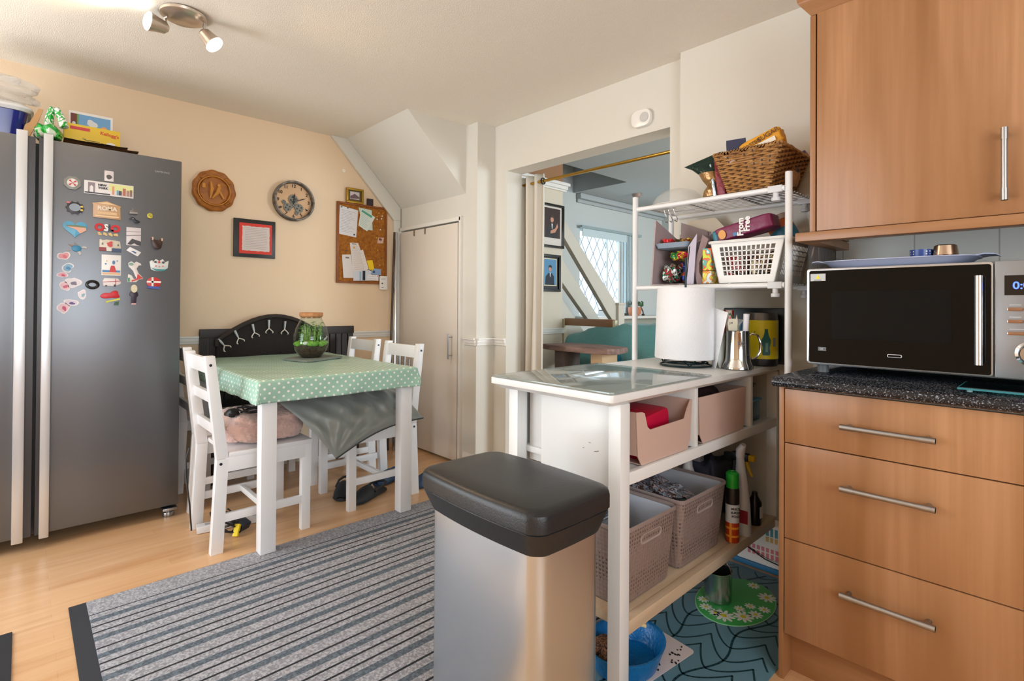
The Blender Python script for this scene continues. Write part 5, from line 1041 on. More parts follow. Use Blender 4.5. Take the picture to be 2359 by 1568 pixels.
tag(MB().box(-1.23, -1.16, 1.95, 2.01, Z0+.001, .545).build('blue_carton', mat('carton_blue', '#2380bd', .5), bevel=.002), 'narrow blue carton at the back of the low shelf', 'carton')
# ---------------------------------------------------------------- on the floor under the island
mt = mat('teal_mat', '#5b8291', .45); vn = mat('mat_vein', '#17404a', .5)
t = thing('floor_mat', 'blue-grey wipeable mat with dark leaf veins under the island', 'mat', (-.9, 1.7, 0))
MB().box(-1.26, -.615, 1.20, 2.28, .0005, .004).build('mat_sheet', mt, t, bevel=.001)
b = MB()
def vein(P, w=.0035):
    for i in range(len(P)-1):
        a, c = Vector((*P[i], 0)), Vector((*P[i+1], 0)); d = (c-a); 
        if d.length < 1e-6: continue
        n_ = Vector((-d.y, d.x, 0)).normalized()*w; e = d.normalized()*w*.5
        pts = [(a-n_-e), (a+n_-e), (c+n_+e), (c-n_+e)]
        if all(-1.255 < p.x < -.62 and 1.205 < p.y < 2.275 for p in pts): b.prism([(p.x, p.y) for p in pts][::-1], .0038, .0045)
NS = 11
for k in range(-1, 6):
    X0 = -1.32+k*.17; st_ = lambda y, X0=X0: X0+.022*math.sin(2*PI*(y-1.2)/.34)+ (y-1.2)*.10
    vein([(st_(1.2+i*.02), 1.2+i*.02) for i in range(55)], .0036)
    for i in range(19):
        y0_ = .95+i*.075
        for sg in (1, -1):
            vein([(st_(y0_+.045*q+.01)+sg*.085*q, y0_+.085*q**1.6*1.2-.0*q) for q in [z/8 for z in range(9)]], .0030)
b.build('leaf_veins', vn, t)
t = thing('daisy_mat', 'oval green placemat printed with white daisies', 'placemat', (-.87, 1.99, .005))
MB().prism(ell(-.865, 1.985, .128, .185, 48, .0), .0050, .0075).build('mat_base', mat('daisy_green', '#3fae56', .4), t)
MB().prism(ell(-.865, 1.985, .131, .188, 48, .0), .0046, .0060).build('edge', mat('daisy_edge', '#a9d8b4', .4), t)
rr = random.Random(3); b = MB(); bc = MB()
for x, y, s in ((-.80, 1.90, .036), (-.775, 1.945, .026), (-.85, 1.855, .038), (-.79, 2.09, .034), (-.88, 1.85, .024), (-.92, 1.86, .024), (-.765, 2.0, .022), (-.86, 2.14, .024), (-.81, 1.985, .020), (-.95, 1.90, .022), (-.83, 1.94, .02)):
    for k in range(9):
        a = 2*PI*k/9+x*30; b.prism([(x+s*.62*math.cos(a)+s*.40*math.cos(q)*math.cos(a)-s*.17*math.sin(q)*math.sin(a), y+s*.62*math.sin(a)+s*.40*math.cos(q)*math.sin(a)+s*.17*math.sin(q)*math.cos(a)) for q in [2*PI*i/10 for i in range(10)]], .0074, .0079)
    bc.prism(ell(x, y, s*.26, n=12), .0079, .0084)
b.build('petals', mat('petal_white', '#e9ece6', .5), t); bc.build('flower_centres', mat('centre_yellow', '#d9cf2e', .5), t)
t = thing('steel_bowl', 'cylindrical polished steel water bowl on the daisy mat', 'bowl', (-.915, 1.945, .008))
MB().lathe([(.046, .008), (.049, .012), (.050, .115), (.052, .12), (.049, .119), (.047, .02), (.01, .016)], (-.915, 1.945, 0), 40).build('bowl', steel_mat('bowl_steel', '#a7b0ab', .2, 2, .95), t)
b = MB(); b.tube([(-.915+.05*math.cos(a), 1.945, .118+.045*math.sin(a)) for a in [PI*i/14 for i in range(15)]], .003, 6); b.build('wire_handle', chrome, t)
t = thing('pet_bowl', 'bright blue plastic bowl with textured inside under the island', 'bowl', (-.935, 1.40, .006))
P_ = [(.075, .006), (.09, .010), (.112, .075), (.114, .08), (.106, .078), (.085, .022), (.01, .018)]
MB().lathe(P_, (-.945, 1.385, 0), 48, sx=1.0, sy=1.2).build('bowl', mat('bowl_blue', '#1272b4', .3, bump=(70, .5)), t)
tag(MB(T(-.965, 1.49, .085) @ RZ(20)).prism([(-.035, -.02), (.0, -.028), (.03, -.03), (.022, -.005), (.028, .02), (.0, .035), (-.02, .012), (-.04, .015)], 0, .012).build('dog_treat', mat('treat_cream', '#e8cf93', .6), bevel=.004), 'cream coloured star-like chew resting on the blue bowl rim', 'pet treat')
tag(MB().ball((-.985, 1.335, .055), .05, .05, .03, 20, 12, fn=lambda d: 1+.1*math.sin(14*d.x)*math.sin(13*d.y)).build('pet_food', patch_mat('kibble', ['#3c2318', '#6b4028', '#8b5b3a', '#2c1a12'], 80, .8)), 'heap of brown dry pet food in the blue bowl', 'pet food', kind='stuff')
t = thing('paper_placemat', 'white rounded plastic placemat with dark crumbs by the blue bowl', 'placemat', (-.88, 1.5, .005))
MB(T(-.905, 1.50, .0052) @ RZ(-6)).prism(rrect(-.085, .07, -.16, .105, .015), 0, .0015).build('placemat_sheet', mat('placemat_white', '#d9cfcf', .5), t)
b = MB(); rr = random.Random(8)
for i in range(16): b.prism(blobby(-.855+rr.uniform(-.02, .02), 1.50+rr.uniform(-.09, .09), rr.uniform(.002, .006), rr.uniform(.002, .004), i, 8), .0066, .0085)
b.build('crumbs', mat('crumb_dark', '#2b2320', .9), t)['kind'] = 'stuff'
t = thing('magazine', 'magazine with pastel printed cover lying on blue folder', 'magazine', (-.75, 2.2, .03))
q = T(-.885, 2.315, .0) @ RX(0)
MB(FB(2.318)).prism([(-1.00, .022), (-.77, .022), (-.77, .22), (-.90, .23), (-1.00, .10)], 0, .004).build('cover', paper, t)
b = MB(FB(2.3138)); 
for i in range(8): b.prism(rect(-.955+.019*i, -.943+.019*i, .055, .075), 0, .0006).prism(rect(-.955+.019*i, -.943+.019*i, .08, .098), 0, .0006)
b.build('red_blocks', mat('print_coral', '#d9808a', .7), t)
b = MB(FB(2.3138)); 
for i in range(6): b.prism(rect(-.88+.018*i, -.868+.018*i, .15, .185), 0, .0006)
b.build('teal_blocks', mat('print_teal', '#4e93ad', .7), t)
b = MB(FB(2.3138)); 
for i in range(6): b.prism(rect(-.88+.018*i, -.868+.018*i, .125, .146), 0, .0006)
b.build('gold_blocks', mat('print_gold', '#cfae6c', .7), t)
tag(MB().box(-1.02, -.74, 2.305, 2.327, .001, .021).build('blue_folder', mat('folder_blue', '#1f6f9e', .5), bevel=.002), 'blue folder edge on the floor below the magazine', 'folder')
tag(MB().box(-.745, -.62, 2.345, 2.358, .001, .12).build('white_box', mat('box_white', '#d6d8da', .5), bevel=.003), 'lower white box on the floor against the wall', 'box')
tag(MB().box(-.735, -.62, 2.345, 2.358, .1205, .245).build('white_box', mat('box_white2', '#c3c9ce', .5), bevel=.003), 'upper white box stacked against the wall', 'box')
tag(MB().tube([(-.97, 2.31, .085), (-.88, 2.30, .055), (-.80, 2.29, .05), (-.72, 2.28, .07), (-.64, 2.28, .10)], .0025, 6).build('thin_cable', cab), 'thin black cable looping in front of the magazine', 'cable')
# ---------------------------------------------------------------- things standing on the island
IZ = .8805
t = thing('kitchen_roll_holder', 'dark wire kitchen roll stand with heart loops', 'kitchen roll holder', (-1.055, 1.955, IZ)); CX_, CY_ = -1.058, 1.955
dw_ = mat('dark_wire', '#1d3034', .4, .6)
b = MB(); b.tube([(CX_+.098*math.cos(a), CY_+.098*math.sin(a), IZ+.005) for a in [2*PI*i/40 for i in range(40)]], .0035, 8, closed=True)
b.tube([(CX_+.085*math.cos(a), CY_+.085*math.sin(a), IZ+.016) for a in [2*PI*i/40 for i in range(40)]], .003, 8, closed=True); b.build('base_ring', dw_, t)
for s in (0, 1, 2):
    a0 = -.9+s*2.1; b = MB(T(CX_, CY_, IZ) @ RZ(math.degrees(a0)))
    b.tube([(.09, 0, .005), (.092, .022, .03), (.092, .016, .045), (.092, 0, .032), (.092, -.016, .045), (.092, -.022, .03), (.09, 0, .005)], .0028, 6); b.build('heart_loop', dw_, t)
MB().tube([(CX_, CY_, IZ+.01), (CX_, CY_, IZ+.435)], .0045, 10).build('centre_pole', dw_, t)
t = thing('kitchen_roll', 'thick white kitchen paper roll with a loose hanging sheet', 'kitchen roll', (CX_, CY_, IZ+.02))
kp = mat('kitchen_paper', '#e3e6ea', .85, bump=(130, .25))
MB().lathe([(.012, IZ+.032), (.118, IZ+.032), (.120, IZ+.036), (.110, IZ+.308), (.108, IZ+.312), (.012, IZ+.312)], (CX_, CY_, 0), 56).build('roll', kp, t)
b = MB()
b.sheet(lambda u, v: (CX_+.098+.085*u*(.45+.55*v), CY_+.030-.05*u, IZ+.002+(.235-.02*u)*v), 12, 8)
o = b.build('loose_sheet', kp, t, smooth=80); m_ = o.modifiers.new('thickness', 'SOLIDIFY'); m_.thickness = .0012
t = thing('storage_jar', 'tall clear glass jar with red and white items', 'jar', (-.955, 2.10, IZ)); X, Y = -.955, 2.105
MB().lathe([(.036, IZ), (.040, IZ+.004), (.042, IZ+.09), (.043, IZ+.165)], (X, Y, 0), 32, caps=False).build('jar', glass('clear_jar', '#e3ebe0', .08), t)
tag(MB().blob(X-.026, X+.026, Y-.026, Y+.026, IZ+.003, IZ+.13, .1, 4, .5).build('jar_contents', mat('beige_contents', '#a79f88', .7)), 'beige contents filling the glass jar', 'jar contents')
tag(MB().cyl((X, Y, IZ+.132), (X+.006, Y, IZ+.225), .020, 18).build('red_lidded_tube', grid_mat('red_tube', '#a81f22', '#d9c7b6', 5, .5, .02, (0, 2), .4, (0, .45))), 'red-topped tube sticking out of the glass jar', 'tube')
t = thing('steel_tankard', 'polished steel tankard with curved handle holding utensils', 'tankard', (-.865, 2.0, IZ)); X, Y = -.868, 2.005
MB().lathe([(.052, IZ), (.056, IZ+.004), (.054, IZ+.016), (.046, IZ+.034), (.044, IZ+.055), (.041, IZ+.142), (.042, IZ+.147), (.040, IZ+.145), (.040, IZ+.05), (.01, IZ+.03)], (X, Y, 0), 44).build('cup', mat('polished_steel', '#c2c1be', .08, 1), t)
b = MB(T(X, Y, IZ) @ RZ(38)); b.tube([(.041, 0, .130), (.052, 0, .137), (.072, 0, .130), (.083, 0, .10), (.080, 0, .068), (.066, 0, .045), (.050, 0, .040), (.044, 0, .046)], [.003, .004, .0045, .0045, .0045, .004, .0035, .004], 8); b.build('handle', mat('polished_steel', '#c2c1be'), t)
text('KG', .02, T(X+.028, Y-.033, IZ+.10) @ RZ(40) @ Matrix(((1, 0, 0, 0), (0, 0, -1, 0), (0, 1, 0, 0), (0, 0, 0, 1))), mat('etched', '#5a5a5a', .5), t)
t = thing('cat_clip', 'flat white cat-shaped clip with pink ear in the tankard', 'clip', (X-.02, Y, IZ+.16)); q = T(X-.012, Y-.01, IZ+.147) @ RZ(46) @ Matrix(((1, 0, 0, 0), (0, 0, -1, 0), (0, 1, 0, 0), (0, 0, 0, 1)))
MB(q).prism([(-.022, 0), (-.026, .03), (-.022, .045), (-.016, .062), (-.010, .046), (.006, .045), (.010, .062), (.013, .04), (.012, 0)], 0, .006).build('body', mat('cat_white', '#e2dcc6', .5), t, bevel=.001)
MB(q).prism([(-.020, .046), (-.016, .057), (-.012, .046)], .006, .0068).build('ear', mat('cat_pink', '#e03a6a', .5), t)
MB(q).prism(ell(-.009, .030, .0022, .0034, 10), .006, .0068).build('eye', mat('cat_eye', '#141414', .4), t)
b = MB(q); 
for dz in (0, .004, .008): b.prism([(-.020, .024+dz), (-.014, .025+dz*.7), (-.014, .0262+dz*.7), (-.020, .0252+dz)], .006, .0066)
b.build('whiskers', mat('cat_eye', '#141414'), t)
tag(MB().tube([(X+.018, Y+.012, IZ+.06), (X+.030, Y+.006, IZ+.212)], [.010, .011], 12).build('utensil', mat('handle_white', '#e4e4ea', .35)), 'white plastic utensil handle in the tankard', 'utensil')
tag(MB().tube([(X-.02, Y+.014, IZ+.06), (X-.035, Y+.02, IZ+.195), (X-.042, Y+.022, IZ+.212)], [.006, .007, .004], 8).build('utensil', mat('handle_green', '#1c6b4a', .4)), 'dark green utensil handle in the tankard', 'utensil')
tag(MB(T(X-.060, Y-.02, IZ+.001) @ RZ(45)).rings([[(d*math.cos(a), .004*math.sin(a)+.02*(z/.2)**2, z) for a in [2*PI*i/12 for i in range(12)]] for z, d in ((0, .004), (.03, .014), (.10, .022), (.15, .020), (.185, .003))]).build('spoon_rest', mat('translucent_grey', '#c5cbc6', .4)), 'pale leaf-shaped spatula leaning beside the tankard', 'utensil')
t = thing('drink_tin', 'yellow drinks tin with a green bottle picture', 'tin', (-.80, 2.22, IZ)); X, Y = -.868, 2.225
q0 = (.064)
MB().lathe([(.060, IZ), (.064, IZ+.004), (.064, IZ+.03)], (X, Y, 0), 40).build('base_band', mat('tin_dark', '#202223', .4), t)
MB().lathe([(.0645, IZ+.03), (.0645, IZ+.185)], (X, Y, 0), 40, caps=False).build('tin_body', mat('tin_yellow', '#dccb1c', .35), t)
MB().lathe([(.064, IZ+.185), (.062, IZ+.205), (.060, IZ+.215), (.05, IZ+.214)], (X, Y, 0), 40).build('lid', mat('tin_lid', '#5d5a55', .3, .6), t)
# bottle picture wrapped on the tin, facing the camera
bo = [(0, 0), (.014, 0), (.016, .012), (.013, .03), (.018, .05), (.018, .062), (.010, .078), (.0065, .095), (.0065, .105), (0, .105)]
def wrap(pts, ang, z0, r, dy=.0012):
    b = MB(); f = [b.v((X+r*math.cos(ang+a/r), Y+r*math.sin(ang+a/r), z0+z)) for a, z in pts]; b.f(f); return b
A0 = math.atan2(-2.2, .87)+.30
full = bo + [(-a, z) for a, z in bo[::-1][1:-1]]
wrap(full, A0, IZ+.045, .0652).build('bottle_picture', mat('bottle_green_print', '#0d5a52', .4), t)
wrap([(-.004, .008), (.006, .008), (.007, .045), (-.003, .045)], A0, IZ+.05, .0655).build('bottle_glint', mat('glint_print', '#7fb8ae', .4), t)
wrap([(-.010, .0), (-.004, .02), (.012, .03), (.0, .022)], A0-.62, IZ+.12, .0653).build('swash_print', mat('bottle_green_print', '#0d5a52'), t)
wrap([(-.006, 0), (.008, 0), (.008, .035), (-.006, .035)], A0+.52, IZ+.08, .0653).build('label_print', mat('glint_grey', '#8b98a0', .4), t)
tag(MB().box(-1.06, -.80, 2.298, 2.322, IZ, 1.115).build('baking_tray_stack', mat('tray_dark_steel', '#2a3034', .3, .7), bevel=.006), 'stack of dark metal trays leaning behind the yellow tin', 'trays')
tag(MB(FB(2.296)).prism([(-1.03, .97), (-.93, .98), (-.93, 1.06), (-1.03, 1.07)], 0, .01).build('blue_white_packet', patch_mat('blue_white_foil', ['#d4dfe6', '#eef2f4', '#2b6f99', '#1b3e5c'], 16, .3)), 'blue and white packet in front of the dark trays', 'packet')
t = thing('toaster', 'dark steel toaster half hidden behind the rack post', 'toaster', (-.6, 2.2, .91))
MB().box(-.660, -.50, 2.252, 2.345, .912, 1.095).build('body', mat('toaster_steel', '#6c6c70', .3, .8), t, bevel=.015)
MB().box(-.655, -.505, 2.256, 2.34, 1.09, 1.115).build('top', black_plastic, t, bevel=.008)
# ---------------------------------------------------------------- white metal rack spanning the island
RX0, RX1, RY0, RY1 = -1.340, -.692, 2.02, 2.332; rk = mat('rack_white', '#dfe2e4', .3); cg = mat('rack_clip', '#c9ccd0', .4)
t = thing('shelf_rack', 'white tubular metal shelf rack standing over the island end', 'shelf rack', (-1.0, 2.18, 0))
for x in (RX0, RX1):
    for y in (RY0, RY1):
        MB().cyl((x, y, .0), (x, y, 1.61), .0125, 20).build('post', rk, t, bevel=.001)
for Zs in (1.553, 1.2):
    b = MB(); 
    for y in (RY0, RY1): b.tube([(RX0+.012, y, Zs), (RX1-.012, y, Zs)], .0105, 12)
    sf = b.build('shelf_rails', rk, t)
    b = MB()
    for x in (RX0+.03, RX0+.22, RX0+.43, RX1-.03): b.tube([(x, RY0, Zs+.008), (x, RY1, Zs+.008)], .004, 8)
    for k in range(9): b.tube([(RX0+.02, RY0+.03+k*.0315, Zs+.008), (RX1-.02, RY0+.03+k*.0315, Zs+.008)], .0022, 6)
    b.build('wire_grid', mat('wire_grey_white', '#b9bbbd', .4, .3), sf)
    for y in (RY0, RY1):
        b = MB(); b.cyl((RX1-.045, y, Zs-.012), (RX1-.045, y, Zs-.030), .010, 14).cyl((RX1-.045, y, Zs-.030), (RX1-.045, y, Zs-.044), .015, 16).box(RX1-.07, RX1-.02, y-.012, y+.012, Zs-.013, Zs+.012); b.build('adjusting_knob', cg, t, bevel=.002)
# --- top shelf
ST = 1.5655
def wicker():
    t = thing('wicker_basket', 'brown woven wicker basket on the top rack shelf', 'basket', (-.86, 2.18, ST)); m1 = mat('wicker_brown', '#b98c52', .6, var=((40, 40, 40), '#86592c', .2)); m2 = mat('wicker_dark', '#5b3a1f', .7)
    x0b, x1b, y0b, y1b = -.925, -.775, 2.045, 2.31; x0t, x1t, y0t, y1t = -.975, -.722, 2.022, 2.34; H = .155
    def P(s, z, off):
        k = z/H; x0, x1, y0, y1 = [a+(c-a)*k for a, c in ((x0b, x0t), (x1b, x1t), (y0b, y0t), (y1b, y1t))]
        W_, D_ = x1-x0, y1-y0; L_ = 2*(W_+D_); d = (s % 1)*L_
        if d < W_: p = (x0+d, y0); n_ = (0, -1)
        elif d < W_+D_: p = (x1, y0+d-W_); n_ = (1, 0)
        elif d < 2*W_+D_: p = (x1-(d-W_-D_), y1); n_ = (0, 1)
        else: p = (x0, y1-(d-2*W_-D_)); n_ = (-1, 0)
        return (p[0]+n_[0]*off, p[1]+n_[1]*off, ST+.004+z)
    b = MB(); NR = 19; ns = 34
    for r in range(NR):
        z = H*(r+.5)/NR; N = ns*4
        b.tube([P(i/N, z, .0055*math.sin(PI*(i/N*ns+(r % 2)))) for i in range(N) if not (.058 < i/N < .135 and NR-6 <= r <= NR-4)], .0043, 6, closed=not (NR-6 <= r <= NR-4))
    b.build('woven_walls', m1, t)
    b = MB()
    for i in range(ns): b.tube([P((i+.5)/ns, 0, 0), P((i+.5)/ns, H, 0)], .003, 6)
    b.box(x0b, x1b, y0b, y1b, ST+.001, ST+.006); b.build('stakes', m2, t)
    b = MB(); b.rings([[ (P(i/80, H, 0)[0]+c, P(i/80, H, 0)[1], P(i/80, H, 0)[2]+d) for c, d in ((-.006, 0), (0, .007), (.006, 0), (0, -.007))] for i in range(80)], closed=True); 
    for i in range(90): b.tube([P(i/90, H-.004, .007), P((i+.6)/90, H+.007, 0), P((i+1.2)/90, H-.004, -.006)], .003, 5)
    b.build('braided_rim', m1, t)
wicker()
tag(MB(T(-.918, 2.11, ST+.13) @ RZ(25) @ RY(-4)).box(-.036, .036, -.03, .03, -.10, .095).build('navy_box', mat('navy_card', '#30344f', .6), bevel=.001), 'dark navy box standing in the wicker basket', 'box')
t = thing('sugar_bag', 'yellow and white SUGAR bag lying in the wicker basket', 'bag', (-.82, 2.14, ST+.16)); q = T(-.818, 2.10, ST+.190) @ RY(-17)
MB(q).blob(-.085, .085, -.03, .04, -.040, .032, .05, 3, .3, 40, 20).build('paper_bag', mat('sugar_yellow', '#dc9a1d', .55, bump=(40, .3)), t)
MB(q @ RX(0)).prism([(-.07, -.0325), (.06, -.0325), (.06, -.034), (-.07, -.034)], -.024, -.006).build('white_band', mat('sugar_white', '#e5dccd', .6), t)
qt = q @ T(0, -.0335, 0) @ Matrix(((1, 0, 0, 0), (0, 0, -1, 0), (0, 1, 0, 0), (0, 0, 0, 1)))
text('SUGAR', .026, qt @ T(.040, .010, 0) @ RZ(6), mat('sugar_print', '#5b3a1c', .6), t, ext=.001); text('CASTER', .020, qt @ T(-.028, .004, 0) @ RZ(4), mat('sugar_print', '#5b3a1c'), t, ext=.001)
tag(MB().blob(-.80, -.735, 2.19, 2.30, ST+.03, ST+.205, .06, 5, .5).build('blue_packet', patch_mat('blue_tan_wrap', ['#1d3c6e', '#20457c', '#c9a070', '#d8b07c'], 10, .4)), 'dark blue and tan packet at the right of the sugar bag', 'packet')
tag(MB(T(-.738, 2.318, ST+.168) @ RY(70)).lathe([(.020, -.012), (.022, -.01), (.022, .012), (.018, .014)], (0, 0, 0), 24).build('round_pot', patch_mat('round_pot', ['#8c3b20', '#d3662b', '#24408c', '#24408c'], 22, .4)), 'small orange and blue round pot at the basket rim', 'pot')
t = thing('card_in_handle', 'white label with red leaf mark seen in the basket handle hole', 'label', (-.93, 2.03, ST+.12))
MB(FB(2.030)).prism(rect(-.921, -.893, ST+.112, ST+.145), 0, .002).build('card', paper, t); MB(FB(2.028)).prism([(-.915, ST+.12), (-.900, ST+.135), (-.896, ST+.142), (-.908, ST+.132)], 0, .0006).build('red_mark', mat('mark_red', '#c02a34', .5), t)
t = thing('snack_packet', 'dark green and gold foil packet leaning left of the basket', 'packet', (-1.05, 2.12, ST))
q = T(-1.048, 2.10, ST+.004)
def packet(t, nm, prof, m, th=.022):
    """prof: (x_left, x_right, z) rows of a pillow packet facing -y"""
    b = MB(q); rs = []
    for x0, x1, z, k in prof: rs.append([((x0+x1)/2+(x1-x0)/2*math.cos(a), th*k*math.sin(a), z) for a in [2*PI*i/20 for i in range(20)]])
    b.rings(rs); return b.build(nm, m, t)
packet(t, 'gold_base', [(-.01, .062, 0, .2), (-.012, .068, .01, .9), (-.005, .062, .035, 1.1), (.008, .055, .055, .5), (-.012, .060, .08, 1.2), (-.030, .058, .11, 1.2)], mat('gold_foil', '#a07c50', .25, .6, bump=(25, 1)))
packet(t, 'green_top', [(-.030, .058, .11, 1.2), (-.060, .062, .135, 1.0), (-.098, .070, .155, .3), (-.078, .074, .160, .15), (.055, .076, .188, .1)], mat('dark_green_foil2', '#12302a', .25, .3, bump=(25, .8)))
for nm, x0, x1, m_, lab, hh in (('red_packet', -.985, -.948, mat('burgundy_foil', '#6d1424', .3, .3, bump=(20, .6)), 'narrow burgundy packet against the basket side', .165), ('silver_packet', -1.004, -.987, mat('silver_blue_foil', '#a9bfd0', .2, .7, bump=(20, .8)), 'slim silver-blue foil packet between green and burgundy', .145)):
    b = MB(); b.hexa([(x0, 2.075, ST+.002), (x1, 2.075, ST+.002), (x1, 2.19, ST+.002), (x0, 2.19, ST+.002)], [(x0-.02, 2.08, ST+hh), (x1-.028, 2.08, ST+hh+.004), (x1-.028, 2.18, ST+hh), (x0-.02, 2.18, ST+hh)]); tag(b.build('food_packet', m_, bevel=.005), lab, 'packet')
t = thing('food_cover', 'clear plastic dome cover lying at the left of the top shelf', 'cover', (-1.22, 2.17, ST))
dg = mat('clear_plastic_dome', '#dfe2df', .1, alpha=.32, spec=.8)
MB().lathe([(.118, ST+.002), (.118, ST+.012), (.104, ST+.04), (.075, ST+.066), (.035, ST+.080), (.003, ST+.083)], (-1.205, 2.16, 0), 48, caps=False).build('dome', dg, t)
MB().tube([(-1.205+.118*math.cos(a), 2.16+.118*math.sin(a), ST+.005) for a in [2*PI*i/48 for i in range(48)]], .0035, 6, closed=True).build('rim', mat('dome_rim', '#d0d0cb', .3), t)
# --- middle shelf
SM = 1.2125
t = thing('laundry_basket', 'white plastic basket with square holes on the middle rack shelf', 'basket', (-.85, 2.18, SM)); wpl = mat('basket_white', '#dfe0de', .4)
def bas(z): k = z/.165; return (-.960-.032*k, -.748+.040*k, 2.040-.010*k, 2.315+.010*k)
def gridwall(mk, L0, L1, n, parent):
    pass
b = MB()
H = .165
def pt(f, s, z):       # f 0 front,1 right,2 back,3 left ; s 0..1 along the wall
    x0, x1, y0, y1 = bas(z); zz = SM+.001+z
    return [(x0+(x1-x0)*s, y0, zz), (x1, y0+(y1-y0)*s, zz), (x1-(x1-x0)*s, y1, zz), (x0, y1-(y1-y0)*s, zz)][f]
def strip(p0, p1, q0, q1, th, f):
    n_ = [(0, 1, 0), (-1, 0, 0), (0, -1, 0), (1, 0, 0)][f]; o = Vector(n_)*th
    a = [Vector(p) for p in (p0, p1, q1, q0)]; b.hexa([tuple(v) for v in a], [tuple(v+o) for v in a])
for f, n in ((0, 12), (1, 15), (2, 12), (3, 15)):
    for z0, z1 in ((0, .030), (.142, H)): strip(pt(f, 0, z0), pt(f, 1, z0), pt(f, 0, z1), pt(f, 1, z1), .003, f)
    m0, m1 = (.12, .90)
    for s0, s1 in ((0, m0), (m1, 1)): strip(pt(f, s0, .03), pt(f, s1, .03), pt(f, s0, .142), pt(f, s1, .142), .003, f)
    for i in range(1, n):
        s = m0+(m1-m0)*i/n; w = .0022/.24
        strip(pt(f, s-w, .03), pt(f, s+w, .03), pt(f, s-w, .142), pt(f, s+w, .142), .003, f)
    for i in range(1, 6):
        z = .03+.112*i/6
        strip(pt(f, m0, z-.002), pt(f, m1, z-.002), pt(f, m0, z+.002), pt(f, m1, z+.002), .003, f)
x0, x1, y0, y1 = bas(0); b.box(x0, x1, y0, y1, SM+.001, SM+.004); b.build('basket_body', wpl, t)
x0, x1, y0, y1 = bas(H); b = MB(); b.rings([[(x, y, SM+H+dz) for x, y in rrect(x0-d, x1+d, y0-d, y1+d, .02)] for d, dz in ((0, -.006), (.009, -.006), (.011, 0), (.009, .004), (0, .004))], closed=True); b.build('rim', wpl, t)
for i, (a, c, h, lab) in enumerate((((-.95, -.87, 2.05, 2.30), ('#c9bfc0', '#a01f28', '#d8d2d0', '#3a2a28'), .13, 'red and white packets inside the white basket'), ((-.865, -.76, 2.055, 2.30), ('#1f2126', '#6e3a24', '#d9cfa8', '#14161a'), .125, 'dark packets inside the white basket'))):
    tag(MB().blob(a[0], a[1], a[2], a[3], SM+.006, SM+h, .1, 60+i, .4).build('food_packet', patch_mat('basket_fill_%d' % i, list(c), 26, .35)), lab, 'packet')
t = thing('biscuit_packet', 'purple Free From biscuit packet lying on the white basket', 'packet', (-.87, 2.09, SM+.17)); q = T(-.868, 2.10, SM+.213) @ RY(-12)
MB(q).blob(-.125, .112, -.05, .05, -.026, .034, .03, 12, .25, 48, 24).build('wrapper', mat('purple_wrapper', '#6d1643', .4, bump=(20, .4)), t)
MB(q).blob(-.131, -.100, -.047, .045, -.024, .030, .03, 13, .35, 24, 16).build('teal_end', mat('teal_wrapper', '#1f6f84', .4), t)
qt = q @ T(0, -.0512, 0) @ Matrix(((1, 0, 0, 0), (0, 0, -1, 0), (0, 1, 0, 0), (0, 0, 0, 1)))
text('Free', .032, qt @ T(.018, .012, 0) @ RZ(78), mat('packet_white', '#efe6e6', .5), t, bold=.001, ext=.002); text('From', .032, qt @ T(-.008, .008, 0) @ RZ(78), mat('packet_white', '#efe6e6'), t, bold=.001, ext=.002)
MB(qt).prism(ell(-.085, .0, .015, .019, 16), -.001, .003).build('biscuit_picture', mat('biscuit_print', '#d39a58', .6), t); MB(qt).prism(rect(-.042, -.028, -.02, -.006), -.001, .002).build('blue_patch', mat('packet_blue', '#3f78a8', .5), t)
t = thing('drum_tub', 'orange and blue tub with pale lid behind the purple packet', 'tub', (-.78, 2.2, SM+.17)); q = T(-.775, 2.235, SM+.19) @ RY(-28)
MB(q).lathe([(.045, -.02), (.048, 0), (.048, .03)], (0, 0, 0), 32).build('blue_band', mat('tub_blue', '#2d7fa3', .4), t); MB(q).lathe([(.0482, .03), (.0482, .062)], (0, 0, 0), 32).build('orange_band', mat('tub_orange', '#c5622c', .4), t); MB(q).lathe([(.051, .062), (.052, .082), (.046, .086)], (0, 0, 0), 32).build('lid', mat('tub_lid', '#b9aaa2', .4), t)
tag(MB().blob(-.69, -.60, 2.13, 2.33, SM+.165, SM+.285, .35, 71, .8, 48, 30).build('plastic_bag', MC['clear_bag']), 'crumpled clear bag hanging at the right end of the rack', 'bag')
# second ribbed basket side visible past the right post
tag(MB().blob(-.672, -.628, 2.14, 2.335, SM+.02, SM+.20, .02, 72, .3).build('ribbed_basket', grid_mat('ribbed_grey', '#8a837e', '#4f4a48', .012, .35, .005, (1, 2), .5)), 'grey ribbed basket tucked between the rack and the cabinet', 'basket')
